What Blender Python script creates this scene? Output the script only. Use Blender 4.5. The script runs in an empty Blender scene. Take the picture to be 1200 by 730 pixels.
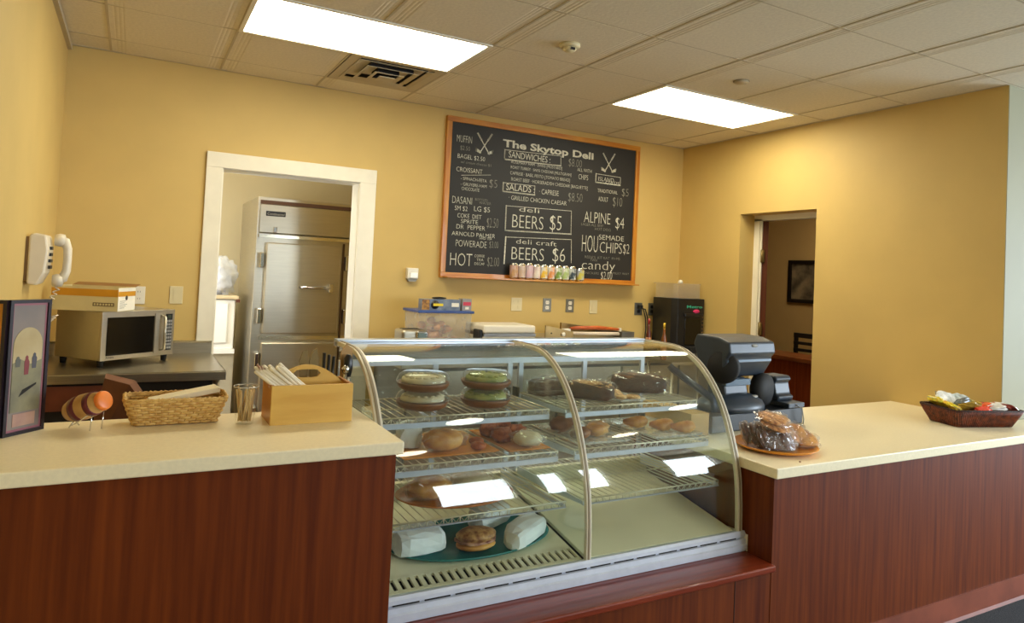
import bpy, bmesh, math, random
from mathutils import Vector, Matrix, noise
random.seed(7)
C = bpy.context.scene.collection
PI = math.pi
SC = bpy.context.scene

# ------------------------------------------------------------------ camera
yaw, pitch, roll = 0.502200, 0.0302874, 0.0466248
cam_d = bpy.data.cameras.new('camera'); cam = bpy.data.objects.new('camera', cam_d); C.objects.link(cam)
fwd = Vector((math.sin(yaw)*math.cos(pitch), math.cos(yaw)*math.cos(pitch), math.sin(pitch)))
rgt = Vector((math.cos(yaw), -math.sin(yaw), 0)); up = rgt.cross(fwd)
r2 = rgt*math.cos(roll) + up*math.sin(roll); u2 = -rgt*math.sin(roll) + up*math.cos(roll)
mw_ = Matrix((r2, u2, -fwd)).transposed().to_4x4(); mw_.translation = (0.1878, -4.5518, 1.5038)
cam.matrix_world = mw_
cam_d.sensor_width = 36; cam_d.sensor_fit = 'HORIZONTAL'; cam_d.lens = 24.296
cam_d.shift_x = -0.0019; cam_d.shift_y = -0.05559; cam_d.clip_start = 0.02
SC.camera = cam

# ------------------------------------------------------------------ world, daylight, exposure
W = bpy.data.worlds.new('world'); SC.world = W; W.use_nodes = True
bg = W.node_tree.nodes['Background']
bg.inputs[0].default_value = (0.75, 0.86, 1.0, 1); bg.inputs[1].default_value = 3.0
SC.view_settings.view_transform = 'Standard'; SC.view_settings.look = 'None'
SC.view_settings.gamma = 1; SC.view_settings.use_curve_mapping = False
SC.view_settings.exposure = 0.0
SC.cycles.transparent_max_bounces = 32
def area(name, loc, rot, sx, sy, power, col):
    d = bpy.data.lights.new(name, 'AREA'); d.shape = 'RECTANGLE'; d.size = sx; d.size_y = sy; d.energy = power; d.color = col
    o = bpy.data.objects.new(name, d); C.objects.link(o); o.location = loc; o.rotation_euler = rot
    return o
area('daylight_right_window', (9.02, -5.45, 1.5), (0, PI/2, 0), 1.86, 3.26, 330, (0.74, 0.87, 1.0))
area('daylight_kitchen_fill', (-0.49, 0.95, 1.45), (0, -PI/2, 0), 1.0, 0.8, 34, (0.85, 0.93, 1.0))  # added fill lamp to brighten the white cabinet; this wall has no window
FRONT_WINDOWS = [(3.38, 4.34), (4.79, 5.09), (5.41, 5.74), (6.85, 7.70)]; WZ0, WZ1 = 1.12, 2.50
for a_, b_ in FRONT_WINDOWS:
    area('daylight_front_window', ((a_+b_)/2, -8.02, (WZ0+WZ1)/2), (PI/2, 0, 0), b_-a_-0.02, WZ1-WZ0-0.02, 62*(b_-a_), (0.84, 0.93, 1.0))

TROFFER = 15.0
# ------------------------------------------------------------------ materials
def lin(c):
    r = []
    for v in c[:3]:
        v = v/255.0
        r.append(v/12.92 if v <= 0.04045 else ((v+0.055)/1.055)**2.4)
    return (*r, 1.0)
MATS = {}
def M(name, col, rough=0.5, metal=0.0, var=0.06, scale=8.0, bump=0.0, stretch=(1,1,1), col2=None, coat=0.0, spec=0.5, detail=4.0, emit=None, sss=0.0, lo=0.35, hi=0.65):
    if name in MATS: return MATS[name]
    m = bpy.data.materials.new(name); m.use_nodes = True; nt = m.node_tree; b = nt.nodes['Principled BSDF']
    tc = nt.nodes.new('ShaderNodeTexCoord'); mp = nt.nodes.new('ShaderNodeMapping'); mp.inputs['Scale'].default_value = stretch
    nz = nt.nodes.new('ShaderNodeTexNoise'); nz.inputs['Scale'].default_value = scale; nz.inputs['Detail'].default_value = detail
    rp = nt.nodes.new('ShaderNodeValToRGB')
    nt.links.new(tc.outputs['Object'], mp.inputs[0]); nt.links.new(mp.outputs[0], nz.inputs['Vector']); nt.links.new(nz.outputs[0], rp.inputs[0])
    c1 = lin(col)
    if col2: c2 = lin(col2)
    else: c2 = tuple([min(1, v*(1+var*2)) for v in c1[:3]] + [1]); c1 = tuple([v*(1-var) for v in c1[:3]] + [1])
    rp.color_ramp.elements[0].position = lo; rp.color_ramp.elements[1].position = hi
    rp.color_ramp.elements[0].color = c1; rp.color_ramp.elements[1].color = c2
    nt.links.new(rp.outputs[0], b.inputs['Base Color'])
    b.inputs['Roughness'].default_value = rough; b.inputs['Metallic'].default_value = metal
    b.inputs['Coat Weight'].default_value = coat; b.inputs['Specular IOR Level'].default_value = spec
    if sss: b.inputs['Subsurface Weight'].default_value = sss; b.inputs['Subsurface Scale'].default_value = 0.01
    if bump:
        bp = nt.nodes.new('ShaderNodeBump'); bp.inputs['Strength'].default_value = bump; bp.inputs['Distance'].default_value = 0.007
        nt.links.new(nz.outputs[0], bp.inputs['Height']); nt.links.new(bp.outputs[0], b.inputs['Normal'])
    if emit:
        b.inputs['Emission Color'].default_value = (*emit[0], 1); b.inputs['Emission Strength'].default_value = emit[1]
    MATS[name] = m
    return m
def GLASS(name, tint=(1, 1, 1), refl=1.0, rough=0.0, cloud=0.0, ccol=(0.9, 0.9, 0.9), bump=0.0, ior=1.45):
    """thin clear sheet: transparent mixed with a mirror coat by fresnel, optionally a milky share"""
    if name in MATS: return MATS[name]
    m = bpy.data.materials.new(name); m.use_nodes = True; nt = m.node_tree; nt.nodes.clear()
    out = nt.nodes.new('ShaderNodeOutputMaterial'); tr = nt.nodes.new('ShaderNodeBsdfTransparent'); tr.inputs[0].default_value = (*tint, 1)
    gl = nt.nodes.new('ShaderNodeBsdfGlossy'); gl.inputs['Roughness'].default_value = rough; gl.inputs[0].default_value = (refl, refl, refl, 1)
    fr = nt.nodes.new('ShaderNodeFresnel'); ge = nt.nodes.new('ShaderNodeNewGeometry')
    sw = nt.nodes.new('ShaderNodeMapRange'); sw.inputs[3].default_value = ior; sw.inputs[4].default_value = 1/ior   # same mirror share on both faces of the pane
    nt.links.new(ge.outputs['Backfacing'], sw.inputs[0]); nt.links.new(sw.outputs[0], fr.inputs[0])
    mx = nt.nodes.new('ShaderNodeMixShader'); nt.links.new(fr.outputs[0], mx.inputs[0]); nt.links.new(tr.outputs[0], mx.inputs[1]); nt.links.new(gl.outputs[0], mx.inputs[2])
    tc = nt.nodes.new('ShaderNodeTexCoord'); nz = nt.nodes.new('ShaderNodeTexNoise'); nz.inputs['Scale'].default_value = 22; nt.links.new(tc.outputs['Object'], nz.inputs['Vector'])
    last = mx
    if cloud:
        df = nt.nodes.new('ShaderNodeBsdfDiffuse'); df.inputs[0].default_value = (*ccol, 1)
        mr = nt.nodes.new('ShaderNodeMapRange'); mr.inputs[3].default_value = cloud*0.5; mr.inputs[4].default_value = cloud*1.5
        nt.links.new(nz.outputs[0], mr.inputs[0])
        m2 = nt.nodes.new('ShaderNodeMixShader'); nt.links.new(mr.outputs[0], m2.inputs[0]); nt.links.new(mx.outputs[0], m2.inputs[1]); nt.links.new(df.outputs[0], m2.inputs[2]); last = m2
    if bump:
        bp = nt.nodes.new('ShaderNodeBump'); bp.inputs['Strength'].default_value = bump; bp.inputs['Distance'].default_value = 0.02
        nt.links.new(nz.outputs[0], bp.inputs['Height']); nt.links.new(bp.outputs[0], gl.inputs['Normal']); nt.links.new(bp.outputs[0], fr.inputs['Normal'])
    nt.links.new(last.outputs[0], out.inputs[0]); MATS[name] = m
    return m

wall_y = M('yellow_wall_paint', (206, 176, 106), 0.6, var=0.02, scale=3, bump=0.02)
wall_c = M('cream_wall_paint', (140, 136, 106), 0.6, var=0.02, scale=3)
wall_b = M('beige_back_room_paint', (205, 190, 150), 0.6, var=0.02, scale=3)
tilem = M('ceiling_tile', (224, 214, 190), 0.9, var=0.03, scale=60, bump=0.15)
gridm = M('ceiling_grid', (190, 176, 146), 0.6, var=0.02)
trimw = M('white_trim_paint', (236, 230, 212), 0.35, var=0.02)
carpet = M('carpet_charcoal', (52, 56, 62), 0.95, var=0.3, scale=220, bump=0.6)
tilefl = M('back_floor_tile', (120, 84, 60), 0.5, var=0.15, scale=5)
WOODK = dict(scale=5, stretch=(9, 9, 0.35), detail=8, coat=0.0, spec=0.22)
wood = M('mahogany_veneer', (80, 29, 6), 0.5, col2=(122, 56, 14), lo=0.25, hi=0.75, **WOODK)
woodlip = M('mahogany_solid_trim', (112, 40, 20), 0.3, col2=(138, 56, 30), scale=5, stretch=(0.4, 9, 9), detail=8, coat=0.3)
kickm = M('cove_base_red_brown', (128, 66, 46), 0.45, var=0.12, scale=6)
top_m = M('cream_solid_surface', (246, 234, 200), 0.32, var=0.02, scale=90)
steel = M('brushed_stainless', (196, 190, 174), 0.34, 1.0, var=0.02, scale=6, stretch=(1, 1, 14))
steel_h = M('brushed_stainless_top', (186, 180, 166), 0.3, 1.0, var=0.05, scale=6, stretch=(1, 30, 30))
steel_d = M('dull_grey_metal', (120, 118, 112), 0.4, 0.9, var=0.08, scale=12)
chrome = M('bright_chrome', (215, 215, 215), 0.12, 1.0, var=0.02)
alu = M('anodised_aluminium', (196, 200, 212), 0.35, 0.6, var=0.03, scale=20)
alu_w = M('pale_grey_extrusion', (204, 211, 226), 0.4, 0.15, var=0.03, scale=20)
alu_g = M('champagne_frame', (226, 220, 200), 0.4, 0.0, var=0.03, scale=20)
blk = M('black_plastic', (20, 20, 22), 0.35, var=0.2, scale=20)
blkm = M('matte_black', (14, 14, 15), 0.7, var=0.2, scale=20)
slate = M('slate_grey_plastic', (44, 54, 66), 0.38, var=0.08, scale=10)
slate_d = M('dark_slate_plastic', (24, 29, 36), 0.4, var=0.08, scale=10)
whp = M('white_plastic', (232, 226, 210), 0.35, var=0.02)
crm = M('cream_plastic', (214, 200, 158), 0.4, var=0.02)
gryp = M('grey_plastic', (150, 148, 140), 0.4, var=0.04)
cream_metal = M('cream_enamel', (226, 220, 190), 0.3, var=0.02, coat=0.2)
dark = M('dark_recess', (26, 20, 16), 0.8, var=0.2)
glass = GLASS('case_glass', (0.955, 0.985, 0.965))
clear = GLASS('clear_plastic', (0.97, 0.97, 0.96), cloud=0.05, bump=0.1)
wrapf = GLASS('wrinkled_film', (0.98, 0.98, 0.97), cloud=0.04, bump=0.3)
paper = M('white_paper', (246, 250, 250), 0.6, var=0.01)
waxp = M('wrapping_paper', (234, 240, 244), 0.6, var=0.06, scale=10, bump=0.5)

# ------------------------------------------------------------------ mesh helpers
class MB:
    def __init__(s, T=None): s.v = []; s.f = []; s.T = T; s.sm = []
    def add(s, vs, fs, smooth=False):
        n = len(s.v)
        for p in vs:
            p = Vector(p); s.v.append(s.T @ p if s.T else p)
        for f in fs: s.f.append([i+n for i in f]); s.sm.append(smooth)
        return s
    def box(s, a, b, R=None):
        (x0, y0, z0), (x1, y1, z1) = a, b
        vs = [(x, y, z) for z in (z0, z1) for y in (y0, y1) for x in (x0, x1)]
        if R: vs = [R @ Vector(p) for p in vs]
        return s.add(vs, [(0,2,3,1), (4,5,7,6), (0,1,5,4), (2,6,7,3), (0,4,6,2), (1,3,7,5)])
    def cbox(s, c, d, R=None):
        T = Matrix.Translation(c) @ (R.to_4x4() if R else Matrix())
        h = [v/2 for v in d]
        return s.box((-h[0], -h[1], -h[2]), h, T)
    def tube(s, pts, r, n=8, closed=False, cap=True):
        pts = [Vector(p) for p in pts]; k = len(pts); rs = r if isinstance(r, (list, tuple)) else [r]*k
        vs = []; prev = None
        for i, p in enumerate(pts):
            if closed: t = pts[(i+1) % k] - pts[i-1]
            else: t = pts[min(i+1, k-1)] - pts[max(i-1, 0)]
            if t.length < 1e-9: t = Vector((0, 0, 1))
            t.normalize()
            if prev is None:
                a = Vector((0, 0, 1)) if abs(t.z) < 0.9 else Vector((1, 0, 0))
                nrm = t.cross(a).normalized()
            else: nrm = (prev - t*prev.dot(t)); nrm = nrm.normalized() if nrm.length > 1e-6 else t.orthogonal().normalized()
            prev = nrm; bn = t.cross(nrm)
            for j in range(n):
                a = 2*PI*j/n; vs.append(p + (nrm*math.cos(a) + bn*math.sin(a))*rs[i])
        fs = []
        for i in range(k if closed else k-1):
            for j in range(n):
                a = i*n+j; b = i*n+(j+1) % n; c = ((i+1) % k)*n+(j+1) % n; d = ((i+1) % k)*n+j
                fs.append((a, b, c, d))
        s.add(vs, fs, True)
        if not closed and cap:
            m = len(s.v) - len(vs)
            s.f.append([m+j for j in range(n)][::-1]); s.sm.append(False); s.f.append([m+(k-1)*n+j for j in range(n)]); s.sm.append(False)
        return s
    def lathe(s, prof, c=(0, 0, 0), n=24, axis=None, sx=1, sy=1, smooth=True, cap=True):
        """prof: list of (r, h)"""
        vs = []; R = axis.to_track_quat('Z', 'Y').to_matrix() if axis else Matrix.Identity(3)
        for r, h in prof:
            for j in range(n):
                a = 2*PI*j/n; vs.append(R @ Vector((r*sx*math.cos(a), r*sy*math.sin(a), h)) + Vector(c))
        fs = [(i*n+j, i*n+(j+1) % n, (i+1)*n+(j+1) % n, (i+1)*n+j) for i in range(len(prof)-1) for j in range(n)]
        s.add(vs, fs, smooth); m = len(s.v)-len(vs)
        if not cap or prof[0] == prof[-1]: return s
        if prof[0][0] > 1e-5: s.f.append([m+j for j in range(n)][::-1]); s.sm.append(False)
        if prof[-1][0] > 1e-5: s.f.append([m+(len(prof)-1)*n+j for j in range(n)]); s.sm.append(False)
        return s
    def prism(s, poly, axis, a, b, smooth=False):
        """poly in the two other axes (in xyz order), extruded from a to b along axis"""
        def P(q, t):
            if axis == 'x': return (t, q[0], q[1])
            if axis == 'y': return (q[0], t, q[1])
            return (q[0], q[1], t)
        k = len(poly); vs = [P(q, a) for q in poly] + [P(q, b) for q in poly]
        s.add(vs, [(i, (i+1) % k, k+(i+1) % k, k+i) for i in range(k)], smooth)
        m = len(s.v)-2*k; s.f.append([m+i for i in range(k)][::-1]); s.sm.append(False); s.f.append([m+k+i for i in range(k)]); s.sm.append(False)
        return s
    def blob(s, c, d, seed=0, amp=0.18, freq=3.0, n=20, m=12, R=None, flat=0.0, sq=1.0):
        """lumpy ellipsoid, d = full sizes; flat lifts the underside; sq<1 squares it off"""
        vs = []; fs = []; c = Vector(c)
        for i in range(m+1):
            th = PI*i/m
            for j in range(n):
                ph = 2*PI*j/n
                u = Vector((math.sin(th)*math.cos(ph), math.sin(th)*math.sin(ph), math.cos(th)))
                w = Vector([math.copysign(abs(q)**sq, q) for q in u])
                k = 1 + amp*noise.noise(u*freq + Vector((seed*3.7, seed*1.3, seed))) + amp*0.3*noise.noise(u*freq*3.7 + Vector((seed, seed*2.1, 5)))
                p = Vector((w.x*d[0]/2, w.y*d[1]/2, w.z*d[2]/2))*k
                if flat and p.z < -d[2]/2*(1-flat): p.z = -d[2]/2*(1-flat)
                if R: p = R @ p
                vs.append(c+p)
        for i in range(m):
            for j in range(n): fs.append((i*n+j, (i+1)*n+j, (i+1)*n+(j+1) % n, i*n+(j+1) % n))
        return s.add(vs, fs, True)
    def build(s, name, mat, parent=None, loc=None, bevel=0.0, seg=2, kind=None, merge=True):
        me = bpy.data.meshes.new(name)
        o = bpy.data.objects.new(name, me); C.objects.link(o)
        org = Vector((0, 0, 0)); q = parent
        if parent:
            o.parent = parent
            while q: org += q.location; q = q.parent
        if loc is not None:
            o.location = Vector(loc) - org; org = Vector(loc)
        me.from_pydata([p-org for p in s.v], [], s.f); me.update()
        for pl, sm in zip(me.polygons, s.sm): pl.use_smooth = sm
        bm = bmesh.new(); bm.from_mesh(me); (merge and bmesh.ops.remove_doubles(bm, verts=bm.verts, dist=1e-6)); (merge and bmesh.ops.recalc_face_normals(bm, faces=bm.faces)); bm.to_mesh(me); bm.free()
        me.materials.append(mat)
        if bevel:
            md = o.modifiers.new('bevel', 'BEVEL'); md.width = bevel; md.segments = seg; md.limit_method = 'ANGLE'; md.angle_limit = math.radians(40)
        if kind: o['kind'] = kind
        return o
def tag(o, label, cat, group=None, kind=None):
    o['label'] = label; o['category'] = cat
    if group: o['group'] = group
    if kind: o['kind'] = kind
    return o
def thing(name, label, cat, loc, group=None):
    o = bpy.data.objects.new(name, None); C.objects.link(o); o.location = loc; o.empty_display_size = 0.05
    return tag(o, label, cat, group)
def struct(name, mb, mat, parent=None, **k):
    o = mb.build(name, mat, parent, **k)
    if not parent: o['kind'] = 'structure'
    return o
def copy_tree(o, parent=None):
    c = o.copy(); C.objects.link(c)
    if parent: c.parent = parent
    for ch in list(o.children): copy_tree(ch, c)
    return c
def rz(a): return Matrix.Rotation(a, 3, 'Z')
def text_mesh(s, x0, x1, z0, h, y, name, mat, parent, bold=0.0, face='-y', depth=0.0006):
    cu = bpy.data.curves.new(name, 'FONT'); cu.body = s; cu.size = 1; cu.offset = bold; cu.extrude = 0
    cu.resolution_u = 3
    t = bpy.data.objects.new(name, cu); C.objects.link(t)
    me = bpy.data.meshes.new_from_object(t.evaluated_get(bpy.context.evaluated_depsgraph_get()))
    bpy.data.objects.remove(t)
    xs = [v.co.x for v in me.vertices]; 
    if not xs: return None
    mn, mx_ = min(xs), max(xs); sx = (x1-x0)/(mx_-mn); sz = h/0.70
    mb = MB(); vs = []
    for v in me.vertices:
        vs.append((x0+(v.co.x-mn)*sx, y, z0+v.co.y*sz))
    fs = [list(p.vertices) for p in me.polygons]
    bpy.data.meshes.remove(me)
    if callable(face): vs = [face(p) for p in vs]
    mb.add(vs, fs)
    return mb.build(name, mat, parent)
TEXTS=[('The Skytop Deli', 2.687, 3.559, 2.518, 0.056, 'bold'), ('MUFFIN', 2.291, 2.417, 2.502, 0.056, ''), ('$2.50', 2.322, 2.404, 2.444, 0.034, 'dim'), ('BAGEL $2.50', 2.304, 2.536, 2.379, 0.034, ''), ('w/ cream cheese $1', 2.332, 2.591, 2.343, 0.02, 'dim'), ('CROISSANT', 2.299, 2.519, 2.277, 0.036, ''), ('- SPINACH-FETA', 2.339, 2.559, 2.216, 0.024, ''), ('- GRUYERE-HAM', 2.341, 2.561, 2.173, 0.024, ''), ('CHOCOLATE', 2.35, 2.499, 2.138, 0.025, ''), ('$5', 2.584, 2.653, 2.183, 0.065, 'dim'), ('DASANI', 2.277, 2.442, 2.032, 0.056, ''), ('BOTTLED', 2.469, 2.576, 2.069, 0.018, 'dim'), ('WATER', 2.504, 2.607, 2.045, 0.02, 'dim'), ('SM $2', 2.301, 2.407, 1.98, 0.036, ''), ('LG $5', 2.463, 2.599, 1.986, 0.04, ''), ('COKE  DIET', 2.326, 2.529, 1.926, 0.034, ''), ('SPRITE', 2.357, 2.502, 1.885, 0.032, ''), ('DR  PEPPER', 2.322, 2.565, 1.841, 0.034, ''), ('$2.50', 2.578, 2.679, 1.869, 0.077, 'dim'), ('ARNOLD PALMER', 2.286, 2.655, 1.788, 0.032, ''), ('AND TEA', 2.519, 2.629, 1.771, 0.019, ''), ('POWERADE', 2.323, 2.586, 1.706, 0.052, ''), ('$3.00', 2.609, 2.688, 1.711, 0.053, 'dim'), ('HOT', 2.283, 2.467, 1.559, 0.099, ''), ('COFFEE', 2.486, 2.572, 1.632, 0.02, ''), ('TEA', 2.505, 2.564, 1.603, 0.02, ''), ('DECAF', 2.489, 2.575, 1.572, 0.02, ''), ('$2.00', 2.598, 2.702, 1.568, 0.073, 'dim'), ('SANDWICHES :', 2.743, 3.13, 2.437, 0.052, 'bold2'), ('ROSEMARY HAM · SWISS [MUSTARD]', 2.769, 3.247, 2.395, 0.023, ''), ('ROAST TURKEY · SWISS CHEDDAR [MULTIGRAIN]', 2.767, 3.341, 2.352, 0.023, ''), ('CAPRESE · BASIL PESTO [TOMATO BREAD]', 2.764, 3.33, 2.305, 0.025, ''), ('ROAST BEEF · HORSERADISH CHEDDAR [BAGUETTE]', 2.776, 3.511, 2.256, 0.027, ''), ('$8.00', 3.31, 3.442, 2.435, 0.066, 'dim'), ('ALL WITH', 3.399, 3.546, 2.402, 0.029, ''), ('CHIPS', 3.415, 3.512, 2.337, 0.044, ''), ('SALADS :', 2.733, 2.994, 2.178, 0.052, 'bold2'), ('· CAPRESE', 3.039, 3.225, 2.176, 0.042, ''), ('$8.50', 3.321, 3.463, 2.144, 0.074, 'dim'), ('· GRILLED CHICKEN CAESAR', 2.761, 3.307, 2.104, 0.035, ''), ('deli', 2.861, 3.047, 2.018, 0.038, ''), ('BEERS', 2.803, 3.091, 1.885, 0.109, ''), ('$5', 3.154, 3.266, 1.892, 0.125, ''), ('deli craft', 2.846, 3.227, 1.76, 0.038, ''), ('BEERS', 2.81, 3.11, 1.631, 0.104, ''), ('$6', 3.193, 3.316, 1.635, 0.116, ''), ('ISLAND', 3.618, 3.782, 2.346, 0.036, ''), ('OASIS', 3.694, 3.845, 2.322, 0.034, ''), ('TRADITIONAL', 3.615, 3.827, 2.247, 0.031, ''), ('$5', 3.873, 3.947, 2.24, 0.069, 'dim'), ('ADULT', 3.627, 3.729, 2.173, 0.038, ''), ('$10', 3.781, 3.881, 2.144, 0.081, 'dim'), ('ALPINE', 3.488, 3.762, 1.98, 0.097, ''), ('LAGER ALL BEEF', 3.463, 3.691, 1.952, 0.022, 'dim'), ('HOT DOG', 3.605, 3.77, 1.922, 0.022, 'dim'), ('$4', 3.819, 3.911, 1.953, 0.1, ''), ('HOU', 3.479, 3.642, 1.732, 0.146, ''), ('SEMADE', 3.65, 3.916, 1.845, 0.043, ''), ('CHIPS', 3.664, 3.899, 1.735, 0.094, ''), ('$2', 3.913, 3.98, 1.74, 0.087, ''), ("REESE'S  KIT KAT  M+MS", 3.514, 3.882, 1.679, 0.022, 'dim'), ('TWIX', 3.57, 3.646, 1.655, 0.022, 'dim'), ('candy', 3.487, 3.833, 1.587, 0.079, ''), ('SNICKERS', 3.511, 3.665, 1.546, 0.019, 'dim'), ('$2.00', 3.687, 3.806, 1.507, 0.067, ''), ('MILKY WAY', 3.812, 3.989, 1.554, 0.02, 'dim')]
LINES=[([(2.707, 2.493), (3.231, 2.508), (3.235, 2.43), (2.706, 2.421), (2.707, 2.493)], 0.004), ([(2.707, 2.493), (2.706, 2.417), (3.235, 2.428)], 0.009), ([(2.707, 2.232), (2.996, 2.235), (2.997, 2.162), (2.706, 2.163), (2.707, 2.232)], 0.004), ([(2.707, 2.232), (2.706, 2.163), (2.997, 2.162)], 0.01), ([(2.742, 2.052), (3.359, 2.063), (3.364, 1.87), (2.743, 1.856), (2.742, 2.052)], 0.004), ([(2.742, 2.052), (2.743, 1.856), (3.364, 1.87)], 0.01), ([(2.751, 1.805), (3.371, 1.825), (3.379, 1.632)], 0.004), ([(2.751, 1.805), (2.747, 1.596)], 0.011), ([(3.593, 2.402), (3.853, 2.397), (3.851, 2.328), (3.591, 2.33), (3.593, 2.402)], 0.004), ([(3.593, 2.402), (3.591, 2.33), (3.851, 2.328)], 0.01), ([(2.342, 2.25), (2.592, 2.279)], 0.003)]
CLUBS=[[(2.466, 2.588), (2.57, 2.44)], [(2.585, 2.595), (2.488, 2.44)], [(3.661, 2.582), (3.766, 2.433)], [(3.78, 2.59), (3.68, 2.43)]]
# ================================================================== THE SETTING
H = 2.743; FZ = -0.045; WY = 0.285; XL = -0.22; XR = 4.58
# back wall with doorway x .666-1.556, top 2.112
wb = MB()
DX0, DX1, DT = 0.655, 1.572, 2.118
wb.box((XL-0.15, WY, FZ), (DX0, WY+0.15, H+0.05)); wb.box((DX1, WY, FZ), (XR+0.17, WY+0.15, H+0.05)); wb.box((DX0, WY, DT), (DX1, WY+0.15, H+0.05))
struct('wall_back', wb, wall_y)
struct('wall_left', MB().box((XL-0.15, -8.0, FZ), (XL, WY, H+0.05)), wall_y)
# right wall with doorway y -.43 .. -1.16
wr = MB(); RY0, RY1, RT = -1.16, -0.43, 2.10
wr.box((XR, RY1, FZ), (XR+0.17, WY, H+0.05)); wr.box((XR, -2.425, FZ), (XR+0.17, RY0, H+0.05)); wr.box((XR, RY0, RT), (XR+0.17, RY1, H+0.05))
struct('wall_right', wr, wall_y)
struct('wall_dining', MB().box((XR+0.17, -2.425, FZ), (9.0, -2.30, H+0.05)).box((XR+0.003, -2.428, FZ), (XR+0.17, -2.425, H+0.05)), wall_c)
# customer side walls with windows (outside the frame, they let the daylight in)
wf = MB(); xx = XL-0.15
for a_, b_ in FRONT_WINDOWS + [(9.15, 9.15)]:
    wf.box((xx, -8.15, FZ), (a_, -8.0, H)); xx = b_
    if b_ > a_: wf.box((a_, -8.15, FZ), (b_, -8.0, WZ0)); wf.box((a_, -8.15, WZ1), (b_, -8.0, H))
struct('wall_front', wf, wall_c)
we = MB(); we.box((9.0, -3.8, FZ), (9.15, -2.3, H)); we.box((9.0, -8.0, FZ), (9.15, -7.1, H)); we.box((9.0, -7.1, FZ), (9.15, -3.8, 0.55)); we.box((9.0, -7.1, 2.45), (9.15, -3.8, H))
struct('wall_window_side', we, wall_c)
for i_, (a_, b_) in enumerate(FRONT_WINDOWS):
    wm = MB(); wm.box((a_-0.06, -8.0, WZ0-0.06), (a_, -7.975, WZ1+0.06)); wm.box((b_, -8.0, WZ0-0.06), (b_+0.06, -7.975, WZ1+0.06)); wm.box((a_, -8.0, WZ1), (b_, -7.975, WZ1+0.06)); wm.box((a_, -8.0, WZ0-0.06), (b_, -7.975, WZ0)); struct('window_%d' % (i_+1), wm, trimw)
wm = MB()
for i in range(4): y = -7.1+i*1.1; wm.box((9.04, y-0.03, 0.55), (9.1, y+0.03, 2.45))
wm.box((9.04, -7.1, 1.47), (9.1, -3.8, 1.53)); struct('window_4', wm, trimw)
struct('floor', MB().box((XL-0.15, -8.15, FZ-0.06), (9.15, -2.6, FZ)), carpet)
struct('floor_back', MB().box((XL-0.15, -2.6, FZ-0.06), (9.15, 4.0, FZ)), tilefl)
struct('trim_left_corner', MB().box((XL, -3.5, H-0.03), (XL+0.022, WY, H)), gridm)

# ceiling: plenum plane + grid bars + tiles
ceil = struct('ceiling', MB().box((XL-0.15, -8.15, H+0.02), (9.15, 4.0, H+0.08)), tilem)
T = 0.61; G = 0.0065
def tile_mb(w, d, step=True):
    """one tile, ribbed along the two edges that run in depth, hung face down with its face at z = 0"""
    mb = MB(); x = w/2; z0 = 0.003
    if step and w > 0.4:
        pr = [(-x, z0)]
        for k in range(3):
            a = -x+0.022+k*0.020; pr += [(a, z0*(1-k/3)), (a+0.005, z0*(1-k/3)+0.0007), (a+0.005, z0*(1-k/3)+0.0007), (a+0.014, z0*(1-(k+1)/3))]
        pr += [(-q[0], q[1]) for q in reversed(pr)]
    else: pr = [(-x, z0), (x, z0)]
    poly = pr + [(x, 0.018), (-x, 0.018)]
    mb.prism(poly, 'y', -d/2, d/2)
    return mb
lights_at = [(1, 3, 1), (5, 7, 1)]
proto = {}
for c in range(-1, 13):
    for g in range(-1, 8):
        x0, x1 = c*T, (c+1)*T; y1, y0 = -g*T, -(g+1)*T
        x0 = max(x0, XL); y1 = min(y1, WY)
        if x0 > 4.2 and y1 > -2.42:          # beyond the right wall line
            if x0 >= XR: continue
            x1 = min(x1, XR)
            if y0 < -2.425: x1 = (c+1)*T
        if (c in (1, 2) or c in (5, 6)) and g == 1: continue
        if c == 2 and g == 0: continue
        w, d = x1-x0-G*1.6, y1-y0-G*1.6
        if w < 0.03 or d < 0.03: continue
        key = (round(w, 3), round(d, 3))
        if key not in proto:
            t = tile_mb(w, d).build('ceiling_tile', tilem, ceil, loc=(0, 0, 0)); proto[key] = t
        else:
            t = proto[key].copy(); C.objects.link(t)
        t.location = ((x0+x1)/2, (y0+y1)/2, H)
for c in range(0, 14):
    x = c*T; a = WY if x < XR else -2.425
    MB().box((x-G, -4.9, H), (x+G, a, H+0.008)).build('grid_bar', gridm, ceil)
for g in range(0, 9):
    y = -g*T; b = XR if y > -2.42 else 8.9
    MB().box((XL, y-G, H+0.0005), (b, y+G, H+0.0085)).build('grid_bar', gridm, ceil)
edge = MB(); edge.box((XL, WY-0.02, H-0.001), (XR, WY, H+0.012)); edge.box((XR-0.02, -2.425, H-0.001), (XR, WY, H+0.012))
edge.build('edge_angle', gridm, ceil)

# ceiling lights (two in the photo, more of the same over the customer side behind the camera)
emitm = M('lit_diffuser', (255, 250, 240), 0.5, var=0.0, emit=((1.0, 0.92, 0.69), TROFFER))
def troffer(x0, x1, y0, y1, label):
    t = thing('ceiling_light', label, 'light', ((x0+x1)/2, (y0+y1)/2, H), 'recessed ceiling lights')
    f = MB(); a = 0.022; z0, z1 = H-0.006, H+0.015
    f.box((x0, y0, z0), (x1, y0+a, z1)).box((x0, y1-a, z0), (x1, y1, z1)).box((x0, y0+a, z0), (x0+a, y1-a, z1)).box((x1-a, y0+a, z0), (x1, y1-a, z1))
    f.build('frame', trimw, t)
    MB().box((x0+a, y0+a, H+0.0), (x1-a, y1-a, H+0.01)).build('diffuser', emitm, t)
troffer(T, 3*T, -2*T, -T, 'long lit ceiling panel above the left doorway, larger one at top left')
troffer(5*T, 7*T, -2*T, -T, 'lit ceiling panel above the right end of the chalkboard, by the yellow side wall')
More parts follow.
